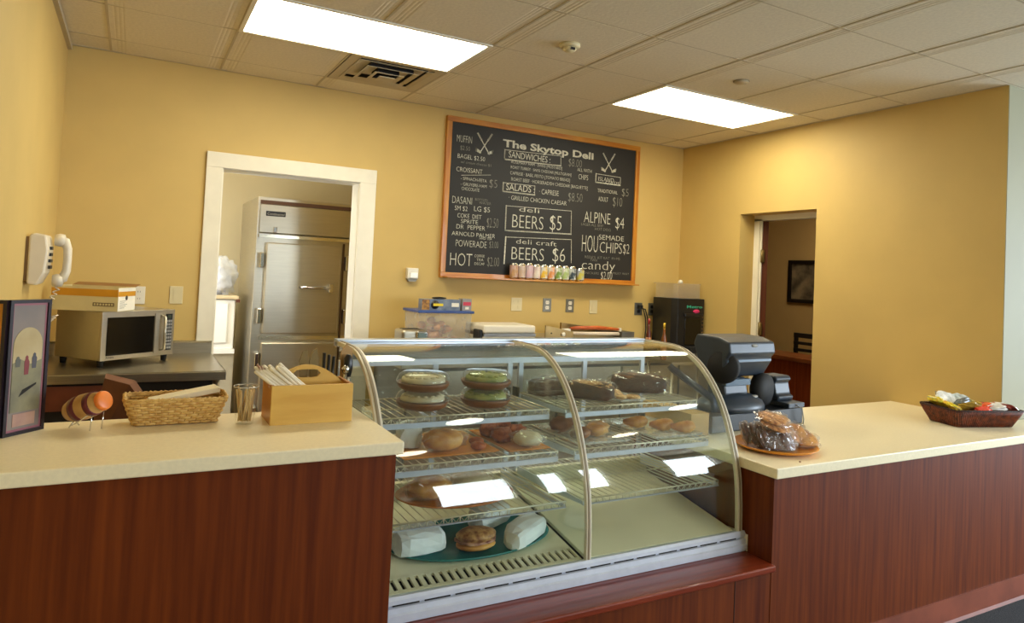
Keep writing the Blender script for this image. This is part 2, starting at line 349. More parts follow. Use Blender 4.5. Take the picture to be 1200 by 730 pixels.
dlm = M('downlight_lens', (255, 250, 240), 0.5, var=0.0, emit=((1.0, 0.92, 0.72), 17.0))
for (x, y) in ((2.27, -3.9), (4.28, -3.9), (6.4, -3.9), (2.31, -5.45), (4.56, -5.45)):
    t = thing('downlight', 'round ceiling downlight over the customer floor', 'light', (x, y, H), 'round downlights over the customer floor')
    MB().lathe([(0.140, -0.004), (0.165, -0.004), (0.167, 0.0), (0.140, 0.0), (0.140, -0.004)], (x, y, H), 28).build('trim_ring', trimw, t)
    MB().lathe([(0.0, -0.003), (0.139, -0.003), (0.139, 0.004), (0, 0.004)], (x, y, H), 28).build('lens', dlm, t)
# unseen lamps added to brighten the back kitchen and the side room
for (x, y, s, l) in ((0.7, 0.95, 0.45, 'added unseen ceiling panel lighting the back kitchen'), (6.2, 0.3, 0.60, 'added unseen ceiling panel lighting the side room')):
    troffer(x-s, x+s, y-0.2, y+0.2, l)

# air vent
v = thing('ceiling_vent', 'square stepped air vent in the ceiling beside the larger light', 'vent', (1.525, -0.305, H))
vm = MB(); x0, x1, y0, y1 = 2*T+0.012, 3*T-0.012, -T+0.012, -0.012
MB().box((x0, y0, H+0.05), (x1, y1, H+0.06)).box((x0, y0, H), (x0+.003, y1, H+0.05)).box((x1-.003, y0, H), (x1, y1, H+0.05)).box((x0, y0, H), (x1, y0+.003, H+0.05)).box((x0, y1-.003, H), (x1, y1, H+0.05)).build('backing', dark, v)
vf = MB(); a = 0.055
vf.box((x0, y0, H-0.002), (x1, y0+a*0.6, H+0.01)).box((x0, y1-a, H-0.002), (x1, y1, H+0.01)).box((x0, y0+a*0.6, H-0.002), (x0+a, y1-a, H+0.01)).box((x1-a, y0+a*0.6, H-0.002), (x1, y1-a, H+0.01))
vf.build('frame', gridm, v)
cx, cy = (x0+x1)/2, (y0+y1)/2
def ring(h0, w0, z0, h1, w1, z1):
    mb = MB(); q = lambda h, z: [(cx-h, cy-h, z), (cx+h, cy-h, z), (cx+h, cy+h, z), (cx-h, cy+h, z)]
    mb.add(q(h0, z0)+q(h1, z1)+q(h1, z1+0.003)+q(h0, z0+0.003), [(i, (i+1) % 4, 4+(i+1) % 4, 4+i) for i in range(4)] + [(8+i, 8+(i+1) % 4, 12+(i+1) % 4, 12+i) for i in range(4)] + [(4+i, 4+(i+1) % 4, 8+(i+1) % 4, 8+i) for i in range(4)] + [(i, (i+1) % 4, 12+(i+1) % 4, 12+i) for i in range(4)])
    return mb
for h in (0.235, 0.165, 0.095):
    k_ = (0.235-h)/0.07; q_ = h-0.026; MB().add([(cx+sx_*q_, cy+sy_*q_, z_) for z_ in (H+0.004-0.009*k_, H+0.049) for sx_, sy_ in ((-1, -1), (1, -1), (1, 1), (-1, 1))], [(i, (i+1) % 4, 4+(i+1) % 4, 4+i) for i in range(4)]).build('slat_shade', dark, v); ring(h, 0, H-0.004-0.009*k_, h-0.026, 0, H+0.003-0.009*k_).build('slat', gridm, v)  # dark upright walls stand in for the shade between the slats
MB().box((cx-0.05, cy-0.05, H-0.032), (cx+0.05, cy+0.05, H-0.027)).build('centre_plate', gridm, v)
# detectors
d = thing('smoke_detector', 'round cream detector with dark slot on ceiling tile between the lights', 'detector', (2.15, -1.485, H))
MB().lathe([(0.055, 0), (0.058, -0.012), (0.045, -0.022), (0.035, -0.022)], (2.15, -1.485, H), 24).build('base', crm, d)
MB().lathe([(0.034, -0.022), (0.036, -0.045), (0.024, -0.055), (0.0, -0.056)], (2.15, -1.485, H+0.014), 20).build('cap', crm, d)
MB().box((2.137, -1.521, H-0.036), (2.163, -1.505, H-0.024)).build('slot', dark, d)
d = thing('sprinkler_cover', 'small flat disc on the ceiling tile right of the second light', 'sprinkler', (3.347, -1.555, H))
MB().lathe([(0.042, 0.0), (0.044, -0.008), (0.040, -0.012), (0.0, -0.012)], (3.347, -1.555, H), 24).build('plate', gridm, d)
MB().lathe([(0.046, 0.0), (0.049, -0.004), (0.044, -0.004)], (3.347, -1.555, H), 24).build('rim', M('rim_tan', (150, 134, 100), 0.6), d)  # darker tan ring around the disc

# left doorway casing
dr = struct('door_1', MB().box((DX0-0.004, WY-0.004, FZ), (DX0+0.014, WY+0.154, DT)).box((DX1-0.014, WY-0.004, FZ), (DX1+0.004, WY+0.154, DT)).box((DX0, WY-0.004, DT-0.014), (DX1, WY+0.154, DT+0.004)), trimw)
cs = MB(); w = 0.098
cs.box((DX0-w+0.005, WY-0.022, FZ), (DX0+0.008, WY, DT+w-0.012)); cs.build('casing_left', trimw, dr, bevel=0.004)
MB().box((DX1-0.008, WY-0.022, FZ), (DX1+w+0.012, WY, DT+w-0.012)).build('casing_right', trimw, dr, bevel=0.004)
MB().box((DX0-w+0.005, WY-0.024, DT-0.008), (DX1+w+0.012, WY, DT+w-0.006)).build('casing_top', trimw, dr, bevel=0.004)
# back kitchen shell
struct('wall_kitchen', MB().box((-0.6, 2.4, FZ), (3.0, 2.5, H)).box((-0.6, WY+0.15, FZ), (-0.5, 2.4, H)).box((2.9, WY+0.15, FZ), (3.0, 2.4, H)), wall_b)
# right doorway: white frame set at the far side of the wall
dr2 = struct('door_2', MB().box((XR+0.165, RY1-0.085, FZ), (XR+0.235, RY1+0.02, RT-0.03)).box((XR+0.165, RY0-0.02, FZ), (XR+0.235, RY0+0.03, RT-0.03)).box((XR+0.165, RY0, RT-0.045), (XR+0.235, RY1, RT+0.02)), trimw)
MB().box((XR+0.15, RY1-0.07, FZ), (XR+0.17, RY1-0.045, RT-0.05)).build('door_stop', trimw, dr2)
for z in (1.76, 1.16): 
    hg = MB().box((XR+0.16, RY1-0.115, z-0.05), (XR+0.168, RY1-0.08, z+0.05)).tube([(XR+0.158, RY1-0.098, z-0.055), (XR+0.158, RY1-0.098, z+0.055)], 0.007)
    hg.build('hinge', M('brass_dull', (150, 130, 84), 0.4, 0.8), dr2)
MB(Matrix.Translation((XR+0.185, RY1-0.105, 0)) @ Matrix.Rotation(math.radians(41), 4, 'Z')).box((0, -0.022, FZ), (0.72, 0.022, RT-0.05)).build('door_leaf', M('dark_brown_door', (74, 36, 22), 0.45, col2=(96, 50, 30), **WOODK), dr2)
# side room
struct('wall_side_room', MB().box((7.5, -2.3, FZ), (7.6, 4.0, H)).box((XR+0.17, 3.9, FZ), (7.5, 4.0, H)), M('side_room_paint', (196, 160, 100), 0.7, var=0.03, scale=2))
pic = thing('framed_picture', 'dark framed picture on the far wall seen through the right doorway', 'picture', (7.5, 1.25, 1.6))
py0, py1, pz0, pz1 = 0.80, 1.46, 1.33, 1.86
fr = MB(); a = 0.045
fr.box((7.465, py0, pz0), (7.498, py1, pz0+a)).box((7.465, py0, pz1-a), (7.498, py1, pz1)).box((7.465, py0, pz0+a), (7.498, py0+a, pz1-a)).box((7.465, py1-a, pz0+a), (7.498, py1, pz1-a))
fr.build('frame', M('black_wood', (24, 16, 12), 0.35), pic)
MB().box((7.485, py0+a, pz0+a), (7.498, py1-a, pz1-a)).build('print', M('dim_print', (70, 62, 50), 0.4, col2=(150, 130, 100), scale=6), pic)
ct = thing('bar_counter', 'orange-brown wooden counter in the side room beyond the doorway', 'counter', (6.5, 0.0, FZ))
MB().box((6.5, -1.2, FZ), (6.62, 1.6, 0.72)).build('front_panel', M('orange_wood', (140, 62, 26), 0.35, col2=(172, 84, 38), **WOODK), ct)
MB().box((6.45, -1.2, 0.72), (6.95, 1.6, 0.765)).build('top', M('orange_wood_top', (120, 60, 28), 0.3, col2=(160, 88, 44), scale=4), ct, bevel=0.005)
chr_ = thing('chair', 'dark slatted chair back standing behind the side-room counter', 'chair', (7.15, 0.95, FZ))
cb = M('chair_black', (22, 16, 14), 0.4)
for yy in (0.62, 1.02): MB().box((7.10, yy-0.02, FZ), (7.13, yy+0.02, 0.97)).build('back_post', cb, chr_)
for zz in (0.93, 0.85, 0.77): MB().box((7.095, 0.60, zz), (7.12, 1.04, zz+(0.055 if zz > 0.9 else 0.035))).build('back_slat', cb, chr_)
MB().box((7.12, 0.6, 0.40), (7.46, 1.04, 0.44)).build('seat', cb, chr_)
for yy in (0.62, 1.02): MB().box((7.41, yy-0.02, FZ), (7.44, yy+0.02, 0.40)).build('leg', cb, chr_)

struct('wall_side_room_left', MB().box((XR+0.05, WY+0.15, FZ), (XR+0.17, 3.9, H)), wall_b)
# ================================================================== COUNTERS
LT = 1.02; RTZ = 0.80; YF = -2.686; LX = 0.888
lc = thing('left_counter', 'high mahogany service counter with cream top at the left', 'counter', (0.33, -2.42, FZ))
MB().box((XL+0.002, YF, LT-0.036), (LX, -2.165, LT)).build('countertop', top_m, lc, bevel=0.004)
MB().box((XL+0.002, -2.666, FZ), (0.872, -2.645, LT-0.036)).build('front_panel', wood, lc)
MB().box((0.850, -2.645, FZ), (0.872, -2.20, LT-0.036)).build('end_panel', wood, lc)
MB().box((XL+0.002, -2.22, FZ), (0.850, -2.20, LT-0.036)).build('back_panel', M('counter_back_panel', (70, 46, 34), 0.5), lc)
rc = thing('right_counter', 'low mahogany counter with broad cream top at the right', 'counter', (3.5, -2.2, FZ))
MB().prism([(2.425, YF), (8.2, YF), (8.2, -2.43), (XR-0.002, -2.43), (XR-0.002, -1.77), (2.425, -1.77)], 'z', RTZ-0.042, RTZ).build('countertop', top_m, rc, bevel=0.004)
MB().box((2.435, -2.666, 0.07), (8.2, -2.645, RTZ-0.042)).build('front_panel', wood, rc)
MB().box((2.435, -2.645, FZ), (2.457, -1.80, RTZ-0.042)).build('end_panel', wood, rc)
MB().prism([(-2.672, FZ), (-2.680, FZ), (-2.674, FZ+0.015), (-2.672, 0.07), (-2.645, 0.074), (-2.645, FZ)], 'x', 2.435, 8.2).build('kick_board', kickm, rc)
MB().box((2.457, -1.82, FZ), (4.5, -1.80, RTZ-0.042)).build('back_panel', M('counter_back_panel', (70, 46, 34)), rc)
lg = thing('case_plinth', 'mahogany plinth with a ledge under the glass display case', 'plinth', (1.65, -2.3, FZ))
MB().box((0.874, -2.664, FZ), (2.434, -2.645, 0.402)).build('front_panel', wood, lg)
MB().box((0.874, -2.690, 0.402), (2.434, -1.86, 0.428)).build('ledge', woodlip, lg, bevel=0.006, seg=3)
MB().box((0.90, -2.60, FZ), (2.40, -1.88, 0.402)).build('cabinet_body', M('counter_back_panel', (70, 46, 34)), lg)
MB().box((2.24, -2.6655, FZ), (2.2425, -2.6635, 0.402)).build('seam', dark, lg)
# ================================================================== CURVED GLASS DISPLAY CASE
PROF = [(-1.86, 1.217), (-2.0, 1.217), (-2.08, 1.215), (-2.115, 1.212), (-2.155, 1.205), (-2.208, 1.185), (-2.270, 1.150), (-2.327, 1.10), (-2.370, 1.05), (-2.404, 1.0), (-2.431, 0.95), (-2.453, 0.90), (-2.472, 0.85), (-2.487, 0.805), (-2.4965, 0.77), (-2.504, 0.735), (-2.5095, 0.70), (-2.518, 0.60), (-2.520, 0.505)]
def smooth_prof(P):
    P = [Vector(p) for p in P]
    for _ in range(3):                       # corner cutting keeps the curve free of overshoot
        Q = [P[0]]
        for a, b in zip(P[:-1], P[1:]): Q += [a*0.75+b*0.25, a*0.25+b*0.75]
        P = Q+[P[-1]]
    L = [0]
    for a, b in zip(P[:-1], P[1:]): L.append(L[-1]+(b-a).length)
    out = []; n = 64; i = 0
    for k in range(n+1):
        d = L[-1]*k/n
        while i < len(P)-2 and L[i+1] < d: i += 1
        f = (d-L[i])/max(1e-9, L[i+1]-L[i]); q = P[i].lerp(P[i+1], f); out.append((q.x, q.y))
    return out
PS = smooth_prof(PROF)
def offset(P, d):
    out = []
    for i, p in enumerate(P):
        a = P[max(i-1, 0)]; b = P[min(i+1, len(P)-1)]
        t = Vector((b[0]-a[0], b[1]-a[1])).normalized(); nrm = Vector((t.y, -t.x))
        out.append((p[0]+nrm.x*d, p[1]+nrm.y*d))
    return out
CX0, CXM, CX1 = 0.905, 1.662, 2.412
dc = thing('display_case', 'curved glass bakery display case between the two counters', 'display case', (1.66, -2.2, 0.428))
def strip(P, x0, x1, off0, off1, name, mat, smooth=True, nx=1):
    A = offset(P, off0); B = offset(P, off1); k = len(P); mb = MB()
    flip = off0*sgn > off1*sgn
    for Q, rev in ((A, not flip), (B, flip)):
        vs = [(x0+(x1-x0)*i/nx, a, b) for i in range(nx+1) for a, b in Q]
        fs = [(i*k+j, i*k+j+1, (i+1)*k+j+1, (i+1)*k+j) for i in range(nx) for j in range(k-1)]
        if rev: fs = [f[::-1] for f in fs]
        mb.add(vs, fs, smooth)
    for xx, r in ((x0, flip), (x1, not flip)):
        vs = [(xx, a, b) for a, b in A]+[(xx, a, b) for a, b in B]; fs = [(i, i+1, k+i+1, k+i) for i in range(k-1)]
        mb.add(vs, fs if r else [f[::-1] for f in fs])
    for e in (0, -1): mb.add([(x0, *A[e]), (x1, *A[e]), (x1, *B[e]), (x0, *B[e])], [(0, 1, 2, 3) if (e == 0) == flip else (3, 2, 1, 0)])
    return mb.build(name, mat, dc, merge=False)
sgn = 1 if offset(PS, 0.01)[20][1] > PS[20][1] else -1      # which way is outwards
strip(PS, CX0+0.004, CXM-0.004, 0, -0.005*sgn, 'curved_glass', glass, nx=6)
strip(PS, CXM+0.004, CX1-0.004, 0, -0.005*sgn, 'curved_glass', glass, nx=6)
# arched frames
for x, w in ((CX0, 0.012), (CXM, 0.010), (CX1, 0.012)):
    strip(PS, x-w, x+w, 0.003*sgn, -0.014*sgn, 'arch_frame', alu_g)
    strip(PS, x-w*0.35, x+w*0.35, 0.006*sgn, 0.0032*sgn, 'frame_gasket', M("gasket", (150, 136, 110), 0.5))
def side_glass(x, name, mat, inset=0.016, t=0.005, yb=-1.875, zb=0.50):
    P = offset(PS, -inset*sgn); poly = [(yb, zb)] + [(max(min(a, yb), -3), b) for a, b in P]
    poly = [(yb, 0.60), (yb, P[0][1])] + [(a, b) for a, b in P if a < yb] 
    return MB().prism(poly, 'x', x-t/2, x+t/2).build(name, mat, dc)
side_glass(CX0, 'end_glass', glass); side_glass(CXM, 'divider_glass', glass); side_glass(CX1, 'end_glass', glass)
# front base extrusions (stepped), with the thin slotted channel
B = [(-2.500, 0.502), (-2.527, 0.508), (-2.534, 0.499), (-2.535, 0.487), (-2.526, 0.484), (-2.526, 0.480), (-2.538, 0.478), (-2.540, 0.462), (-2.546, 0.458), (-2.546, 0.440), (-2.538, 0.436), (-2.538, 0.430), (-2.44, 0.430), (-2.44, 0.47), (-2.49, 0.49)]
MB().prism(B, 'x', CX0-0.015, CX1+0.02).build('front_base', alu_w, dc)
mb = MB(); n = 14
for i in range(n):
    a = CX0+0.03 + i*(CX1-CX0-0.04)/n; mb.box((a, -2.530, 0.4795), (a+(CX1-CX0-0.04)/n-0.018, -2.525, 0.4845))
mb.build('channel_slots', dark, dc)
MB().box((CX1+0.019, -2.546, 0.430), (CX1+0.021, -2.44, 0.497)).build('end_cap', whp, dc)
# sloping deck: z = .505 + .17 (y + 2.5)
SL = 0.17
def dz(y): return 0.503 + SL*(y+2.5)
def deck(x0, x1, ya, yb, name, mat, t=0.012):
    return MB().prism([(ya, dz(ya)), (yb, dz(yb)), (yb, dz(yb)-t), (ya, dz(ya)-t)], 'x', x0, x1).build(name, mat, dc)
deck(CX0+0.012, CXM-0.012, -2.415, -1.93, 'deck_left', cream_metal)
deck(CXM+0.012, CX1-0.012, -2.495, -1.93, 'deck_right', cream_metal)
MB().prism([(-2.50, 0.44), (-1.90, 0.44), (-1.90, 0.560), (-2.50, 0.470)], 'x', CX0+0.002, CX1-0.002).build('deck_tub', dark, dc)
# vent grille along the front of the left deck
mb = MB(); x = CX0+0.014; e = CXM-0.012
mb.prism([(-2.498, dz(-2.498)), (-2.484, dz(-2.484)), (-2.484, dz(-2.484)-0.01), (-2.498, dz(-2.498)-0.01)], 'x', x, e)
mb.prism([(-2.425, dz(-2.425)), (-2.412, dz(-2.412)), (-2.412, dz(-2.412)-0.01), (-2.425, dz(-2.425)-0.01)], 'x', x, e)
ns = 26; p = (e-x)/ns
for i in range(ns+1):
    xx = x+i*p; mb.prism([(-2.49, dz(-2.49)), (-2.42, dz(-2.42)), (-2.42, dz(-2.42)-0.008), (-2.49, dz(-2.49)-0.008)], 'x', max(x, xx-p*0.27), min(e, xx+p*0.27))
mb.build('vent_grille', cream_metal, dc)
# rear: low cream back wall, aluminium posts, rails and sliding doors
MB().box((CX0, -1.93, 0.43), (CX1, -1.90, 0.66)).build('back_sill', cream_metal, dc)
MB().box((CX0, -1.90, 0.43), (CX1, -1.875, 0.63)).build('back_panel', alu, dc)
MB().box((CX0-0.012, -1.885, 1.196), (CX1+0.0, -1.835, 1.218)).build('top_rail', alu, dc, bevel=0.003)
MB().box((CX0-0.014, -1.905, 1.2185), (CX1-0.02, -1.845, 1.226)).build('top_cap', M('light_blue_grey_metal', (190, 200, 212), 0.3, 0.5), dc)
MB().box((CX0, -1.885, 1.120), (CX1, -1.870, 1.145)).build('door_head_rail', alu, dc)
MB().box((CX0+0.02, -1.895, 1.150), (CX1-0.02, -1.850, 1.192)).build('lamp_housing', steel_d, dc)
for xx in (CX0, 1.30, CXM-0.01, CXM+0.045, 2.05, CX1-0.02): MB().box((xx, -1.882, 0.63), (xx+0.022, -1.868, 1.12)).build('rear_post', alu, dc)
for a, b, yy in ((CX0+0.022, 1.30, -1.877), (1.322, CXM-0.01, -1.877), (CXM+0.067, 2.05, -1.877), (2.072, CX1-0.02, -1.877)):
    MB().box((a, yy-0.002, 0.635), (b, yy+0.002, 1.118)).build('rear_glass', glass, dc)
for z in (0.66, 0.85, 1.0):
    for xx in (CX0+0.02, CXM-0.03, CXM+0.012, CX1-0.032): MB().box((xx, -1.93, z-0.02), (xx+0.012, -1.89, z+0.02)).build('shelf_bracket', steel_d, dc)
# wire shelves
wirem = M('shelf_wire', (214, 208, 186), 0.35, 0.5)
def shelf(x0, x1, yf, yb, z):
    s = MB(); dr = 0.040 if z > 0.7 else 0.026
    s.box((x0, yf-0.003, z-dr), (x1, yf+0.003, z-0.022)).box((x0, yf-0.006, z-0.024), (x1, yf+0.004, z-0.021))
    s = s.build('shelf', alu, dc)
    w = MB(); n = int((x1-x0)/0.030)
    w.tube([(x0, yf, z-0.003), (x1, yf, z-0.003)], 0.003, 6); w.tube([(x0, yb, z-0.003), (x1, yb, z-0.003)], 0.003, 6); w.tube([(x0, (yf+yb)/2, z-0.009), (x1, (yf+yb)/2, z-0.009)], 0.003, 6)
    w.tube([(x0, yf, z-0.003), (x0, yb, z-0.003)], 0.003, 6); w.tube([(x1, yf, z-0.003), (x1, yb, z-0.003)], 0.003, 6)
    zz = []
    for i in range(n+1):
        xx = x0+(x1-x0)*i/n; w.tube([(xx, yf, z-0.022), (xx, yf, z-0.003), (xx, yb, z-0.003)], 0.0019, 5)
        zz += [(xx, yf-0.001, z-0.004), (xx+(x1-x0)/n/2, yf-0.001, z-0.021)]
    w.tube(zz[:-1], 0.0012, 4)
    w.build('wire_grid', wirem, s, kind='stuff')
    br = MB()
    for xx in (x0+0.004, x1-0.004): br.prism([(yb, z-0.012), (yf, z-0.012), (yf, z-0.024), (yb, z-0.06)], 'x', xx-0.002, xx+0.002)
    br.build('side_bracket', alu_w, s)
    return s
SH = [(1.0, -2.287), (0.857, -2.362), (0.692, -2.428)]
for z, y in SH: shelf(CX0+0.02, CXM-0.045, y, -1.93, z)
for z, y in SH: shelf(CXM+0.03, CX1-0.035, y, -1.93, z)
MB().tube([(2.385, -2.10, 1.115), (2.385, -2.375, 1.015), (2.385, -2.385, 0.962)], 0.018, 4).build('blue_guard_rail', M('navy_metal', (52, 62, 84), 0.4, 0.3), dc)['label'] = 'dark blue guard rail at the right end'

# ---- food colours
choc = M('chocolate_cake', (70, 38, 20), 0.6, var=0.3, scale=30, bump=0.4)
brown_tray = M('brown_plastic', (120, 74, 44), 0.35, var=0.1)
ice_w = M('white_icing', (206, 192, 160), 0.5, var=0.06, scale=20, bump=0.4)
ice_g = M('green_icing', (110, 128, 48), 0.5, col2=(170, 170, 84), scale=18, bump=0.4)
crust = M('golden_crust', (176, 104, 34), 0.45, col2=(226, 170, 86), scale=14, bump=0.5, detail=6)
crust_d = M('dark_crust', (86, 46, 22), 0.55, col2=(150, 92, 44), scale=16, bump=0.6, detail=6)
oat = M('oat_topping', (178, 120, 60), 0.7, col2=(232, 196, 140), scale=90, bump=0.8)
redp = M('red_brown_pastry', (130, 52, 24), 0.5, col2=(190, 100, 44), scale=30, bump=0.7)
oran = M('orange_platter', (214, 138, 40), 0.3, var=0.08, scale=6)
teal = M('teal_platter', (44, 118, 116), 0.25, var=0.06, scale=5)
traym = GLASS('tray_clear', (0.93, 0.95, 0.95), cloud=0.25)

# ---- cake boxes, two stacks of two
def cake_box(x, y, z, icing, label, r=0.098):
    t = thing('cake_container', label, 'cake container', (x, y, z), 'round cake containers on the top shelf')
    MB().lathe([(0.0, 0.001), (r*0.74, 0.001), (r*0.90, 0.010), (r*0.98, 0.022), (r, 0.030), (r*0.97, 0.030), (r*0.88, 0.012), (0, 0.006)], (x, y, z), 28).build('base', brown_tray, t)
    MB().lathe([(0.0, 0.012), (r*0.84, 0.012), (r*0.86, 0.020), (r*0.84, 0.032)], (x, y, z), 24).build('cake', choc, t)
    pr = [(r*0.84, 0.032), (r*0.80, 0.046), (r*0.5, 0.051), (0, 0.050)]
    mb = MB(); mb.lathe(pr, (x, y, z), 24)
    for i in range(14):
        a = i*2*PI/14; mb.blob((x+r*0.62*math.cos(a), y+r*0.62*math.sin(a), z+0.050), (0.022, 0.022, 0.012), i, n=8, m=5)
    mb.build('icing', icing, t)
    MB().lathe([(r*1.0, 0.030), (r*1.02, 0.033), (r*0.99, 0.045), (r*0.92, 0.057), (r*0.80, 0.0655), (0, 0.067)], (x, y, z), 36, cap=False).build('lid', clear, t)
zt = 1.0
cake_box(1.150, -2.150, zt, ice_w, 'lower cake container with white icing, left stack on the top shelf')
cake_box(1.150, -2.150, zt+0.067, ice_w, 'upper cake container with white icing, left stack on the top shelf')
cake_box(1.405, -2.160, zt, ice_g, 'lower cake container with green icing, second stack on the top shelf')
cake_box(1.405, -2.160, zt+0.067, ice_g, 'upper cake container with green icing, second stack on the top shelf')

# ---- wrapped loaves and pastries on the right top shelf
def lump_thing(name, label, cat, loc, body, mat, group=None, film=None, film_s=1.08, extra=None):
    t = thing(name, label, cat, loc, group); body(MB()).build('bread', mat, t)
    if film: film(MB()).build('plastic_wrap', wrapf, t)
    if extra: extra(t)
    return t
def film_blob(c, d, seed, R=None, sq=0.8, n=26, m=15, amp=0.30, T=None):
    mb = MB(T).blob(c, d, seed, amp, 5.5, n, m, R=R, sq=sq); mb.sm = [False]*len(mb.f); return mb
def loaf(x, y, z, d, rot, seed, label, mat, top=None, group='loaves in film on the top shelf'):
    R = rz(rot)
    t = thing('wrapped_loaf', label, 'loaf', (x, y, z), group)
    MB().blob((x, y, z+d[2]/2), d, seed, 0.12, 2.5, 20, 12, R=R, sq=0.5).build('loaf', mat, t)
    if top: MB().blob((x, y, z+d[2]*0.66), (d[0]*0.96, d[1]*0.9, d[2]*0.74), seed+1, 0.16, 6, 20, 12, R=R, sq=0.6).build('topping', top, t)
    film_blob((x, y, z+d[2]*0.57), (d[0]*1.16, d[1]*1.2, d[2]*1.14), seed+2, R, 0.75).build('plastic_wrap', wrapf, t)
    return t
loaf(1.775, -2.03, 1.0, (0.20, 0.10, 0.070), 0.2, 1, 'dark loaf in film behind the middle arch, top shelf', choc)
loaf(1.90, -2.16, 1.0, (0.20, 0.095, 0.074), -0.9, 2, 'dark oat-topped loaf with its cut end to the front, top shelf', choc, oat)
loaf(2.235, -2.06, 1.0, (0.24, 0.11, 0.082), -0.5, 3, 'large chocolate loaf in film at the right end of the top shelf', choc, crust_d)
def pastry(x, y, z, d, rot, seed, label, mat, name='pastry', cat='pastry', group=None, wrap=False, amp=0.2, sq=0.9):
    if wrap:
        t = thing(name, label, cat, (x, y, z), group)
        MB().blob((x, y, z+d[2]/2), d, seed, amp, 3, R=rz(rot), sq=sq).build('bread', mat, t)
        film_blob((x, y, z+d[2]*0.56), (d[0]*1.2, d[1]*1.2, d[2]*1.12), seed+5, rz(rot), 0.9).build('plastic_wrap', wrapf, t)
        return t
    o = MB().blob((x, y, z+d[2]/2), d, seed, amp, 3, R=rz(rot), sq=sq).build(name, mat, loc=(x, y, z))
    return tag(o, label, cat, group)
def tray(x0, x1, y0, y1, z, mat, label, name='tray', lip=0.010, rot=0.0):
    cx, cy = (x0+x1)/2, (y0+y1)/2; R = Matrix.Translation((cx, cy, 0)) @ Matrix.Rotation(rot, 4, 'Z') @ Matrix.Translation((-cx, -cy, 0))
    mb = MB(R); a = 0.008
    mb.box((x0+a, y0+a, z+0.001), (x1-a, y1-a, z+0.004))
    ring0 = [(x0+a, y0+a), (x1-a, y0+a), (x1-a, y1-a), (x0+a, y1-a)]; ring1 = [(x0, y0), (x1, y0), (x1, y1), (x0, y1)]
    vs = [(p[0], p[1], z+0.002) for p in ring0] + [(p[0], p[1], z+lip) for p in ring1] + [(p[0], p[1], z+lip+0.002) for p in ring1] + [(p[0], p[1], z+0.004) for p in ring0]
    mb.add(vs, [(i+4*k, (i+1) % 4+4*k, (i+1) % 4+4*(k+1), i+4*(k+1)) for k in range(3) for i in range(4)])
    o = mb.build(name, mat, loc=(cx, cy, z)); return tag(o, label, 'tray')
tray(1.985, 2.115, -2.26, -1.98, 1.0, traym, 'clear tray of cookies between the loaves, top shelf of the right half')
rnd = random.Random(3)
for i, (x, y) in enumerate(((2.02, -2.20), (2.075, -2.22), (2.045, -2.14), (2.08, -2.08), (2.02, -2.07))):
    o = MB().lathe([(0, 0.0), (0.030, 0.0), (0.034, 0.007), (0.026, 0.014), (0, 0.016)], (x, y, 1.0055), 14).build('cookie', oat, loc=(x, y, 1.0055))
    tag(o, 'pale nut cookie on the clear tray between the wrapped loaves', 'cookie', 'cookies on the clear top-shelf tray')
# ---- second shelf, left half
z2 = 0.857
tray(1.025, 1.395, -2.315, -1.985, z2, oran, 'orange tray with round sandwich, left on the second shelf', lip=0.006)
t = tray(1.425, 1.600, -2.335, -1.985, z2, oran, 'orange tray with red pastries, beside the divider on the second shelf', lip=0.006)
def paper_wrap(x, y, z, d, rot, seed, label, group=None, tilt=0.0, mat=None):
    """rolled sandwich in paper: a boxy roll with folded, pinched ends"""
    R = rz(rot) @ Matrix.Rotation(-tilt, 3, 'Y') if False else rz(rot)
    L, w, h = d; secs = [(-0.5, 0.30, 0.32), (-0.44, 0.80, 0.85), (-0.30, 0.98, 1.0), (0, 1.0, 1.0), (0.32, 0.95, 0.96), (0.44, 0.7, 0.7), (0.5, 0.22, 0.30)]
    vs = []; n = 12
    for t_, a, b in secs:
        for j in range(n):
            ph = 2*PI*j/n; cx = math.copysign(abs(math.cos(ph))**0.55, math.cos(ph)); sy = math.copysign(abs(math.sin(ph))**0.55, math.sin(ph))
            k = 1+0.16*noise.noise(Vector((t_*6+seed, j*1.3, seed)))
            p = R @ Vector((t_*L, cx*w/2*a*k, 0)); vs.append((x+p.x, y+p.y, z+h/2*b*(1+sy)*k*0.98 + (1-b)*h*0.12))
    if tilt: vs = [(a, b, c+SL*(b-y)) for a, b, c in vs]
    fs = [(i*n+j, i*n+(j+1) % n, (i+1)*n+(j+1) % n, (i+1)*n+j) for i in range(len(secs)-1) for j in range(n)] + [list(range(n))[::-1], [(len(secs)-1)*n+j for j in range(n)]]
    mb = MB().add(vs, fs)
    o = mb.build('paper_wrapped_sandwich', mat or waxp, loc=(x, y, z)); return tag(o, label, 'wrapped sandwich', group)
paper_wrap(1.115, -2.12, z2+0.005, (0.16, 0.09, 0.085), 1.35, 4, 'pale paper-wrapped roll at the back left of the orange tray, second shelf')
pastry(1.205, -2.23, z2+0.005, (0.155, 0.115, 0.075), 0.1, 11, 'round golden roll in shiny film on the orange tray, second shelf', crust, 'round_sandwich', 'sandwich', wrap=True, amp=0.06)
for i, (x, y, s) in enumerate(((1.33, -2.27, .055), (1.355, -2.20, .05), (1.31, -2.15, .055))):
    pastry(x, y, z2+0.005, (s, s*1.1, 0.028), i, 20+i, 'small orange-brown pastry right of the round roll, second shelf', redp, group='small pastries beside the round roll')
for i, (x, y, s, m_) in enumerate(((1.46, -2.10, .075, 0), (1.535, -2.08, .07, 0), (1.47, -2.19, .08, 0), (1.55, -2.17, .07, 0), (1.50, -2.03, .07, 0))):
    pastry(x, y, z2+0.005, (s, s*1.05, 0.055), i, 30+i, 'dark red-brown pastry heaped on the tray by the divider, second shelf', redp, group='red-brown pastries by the divider', amp=0.3)
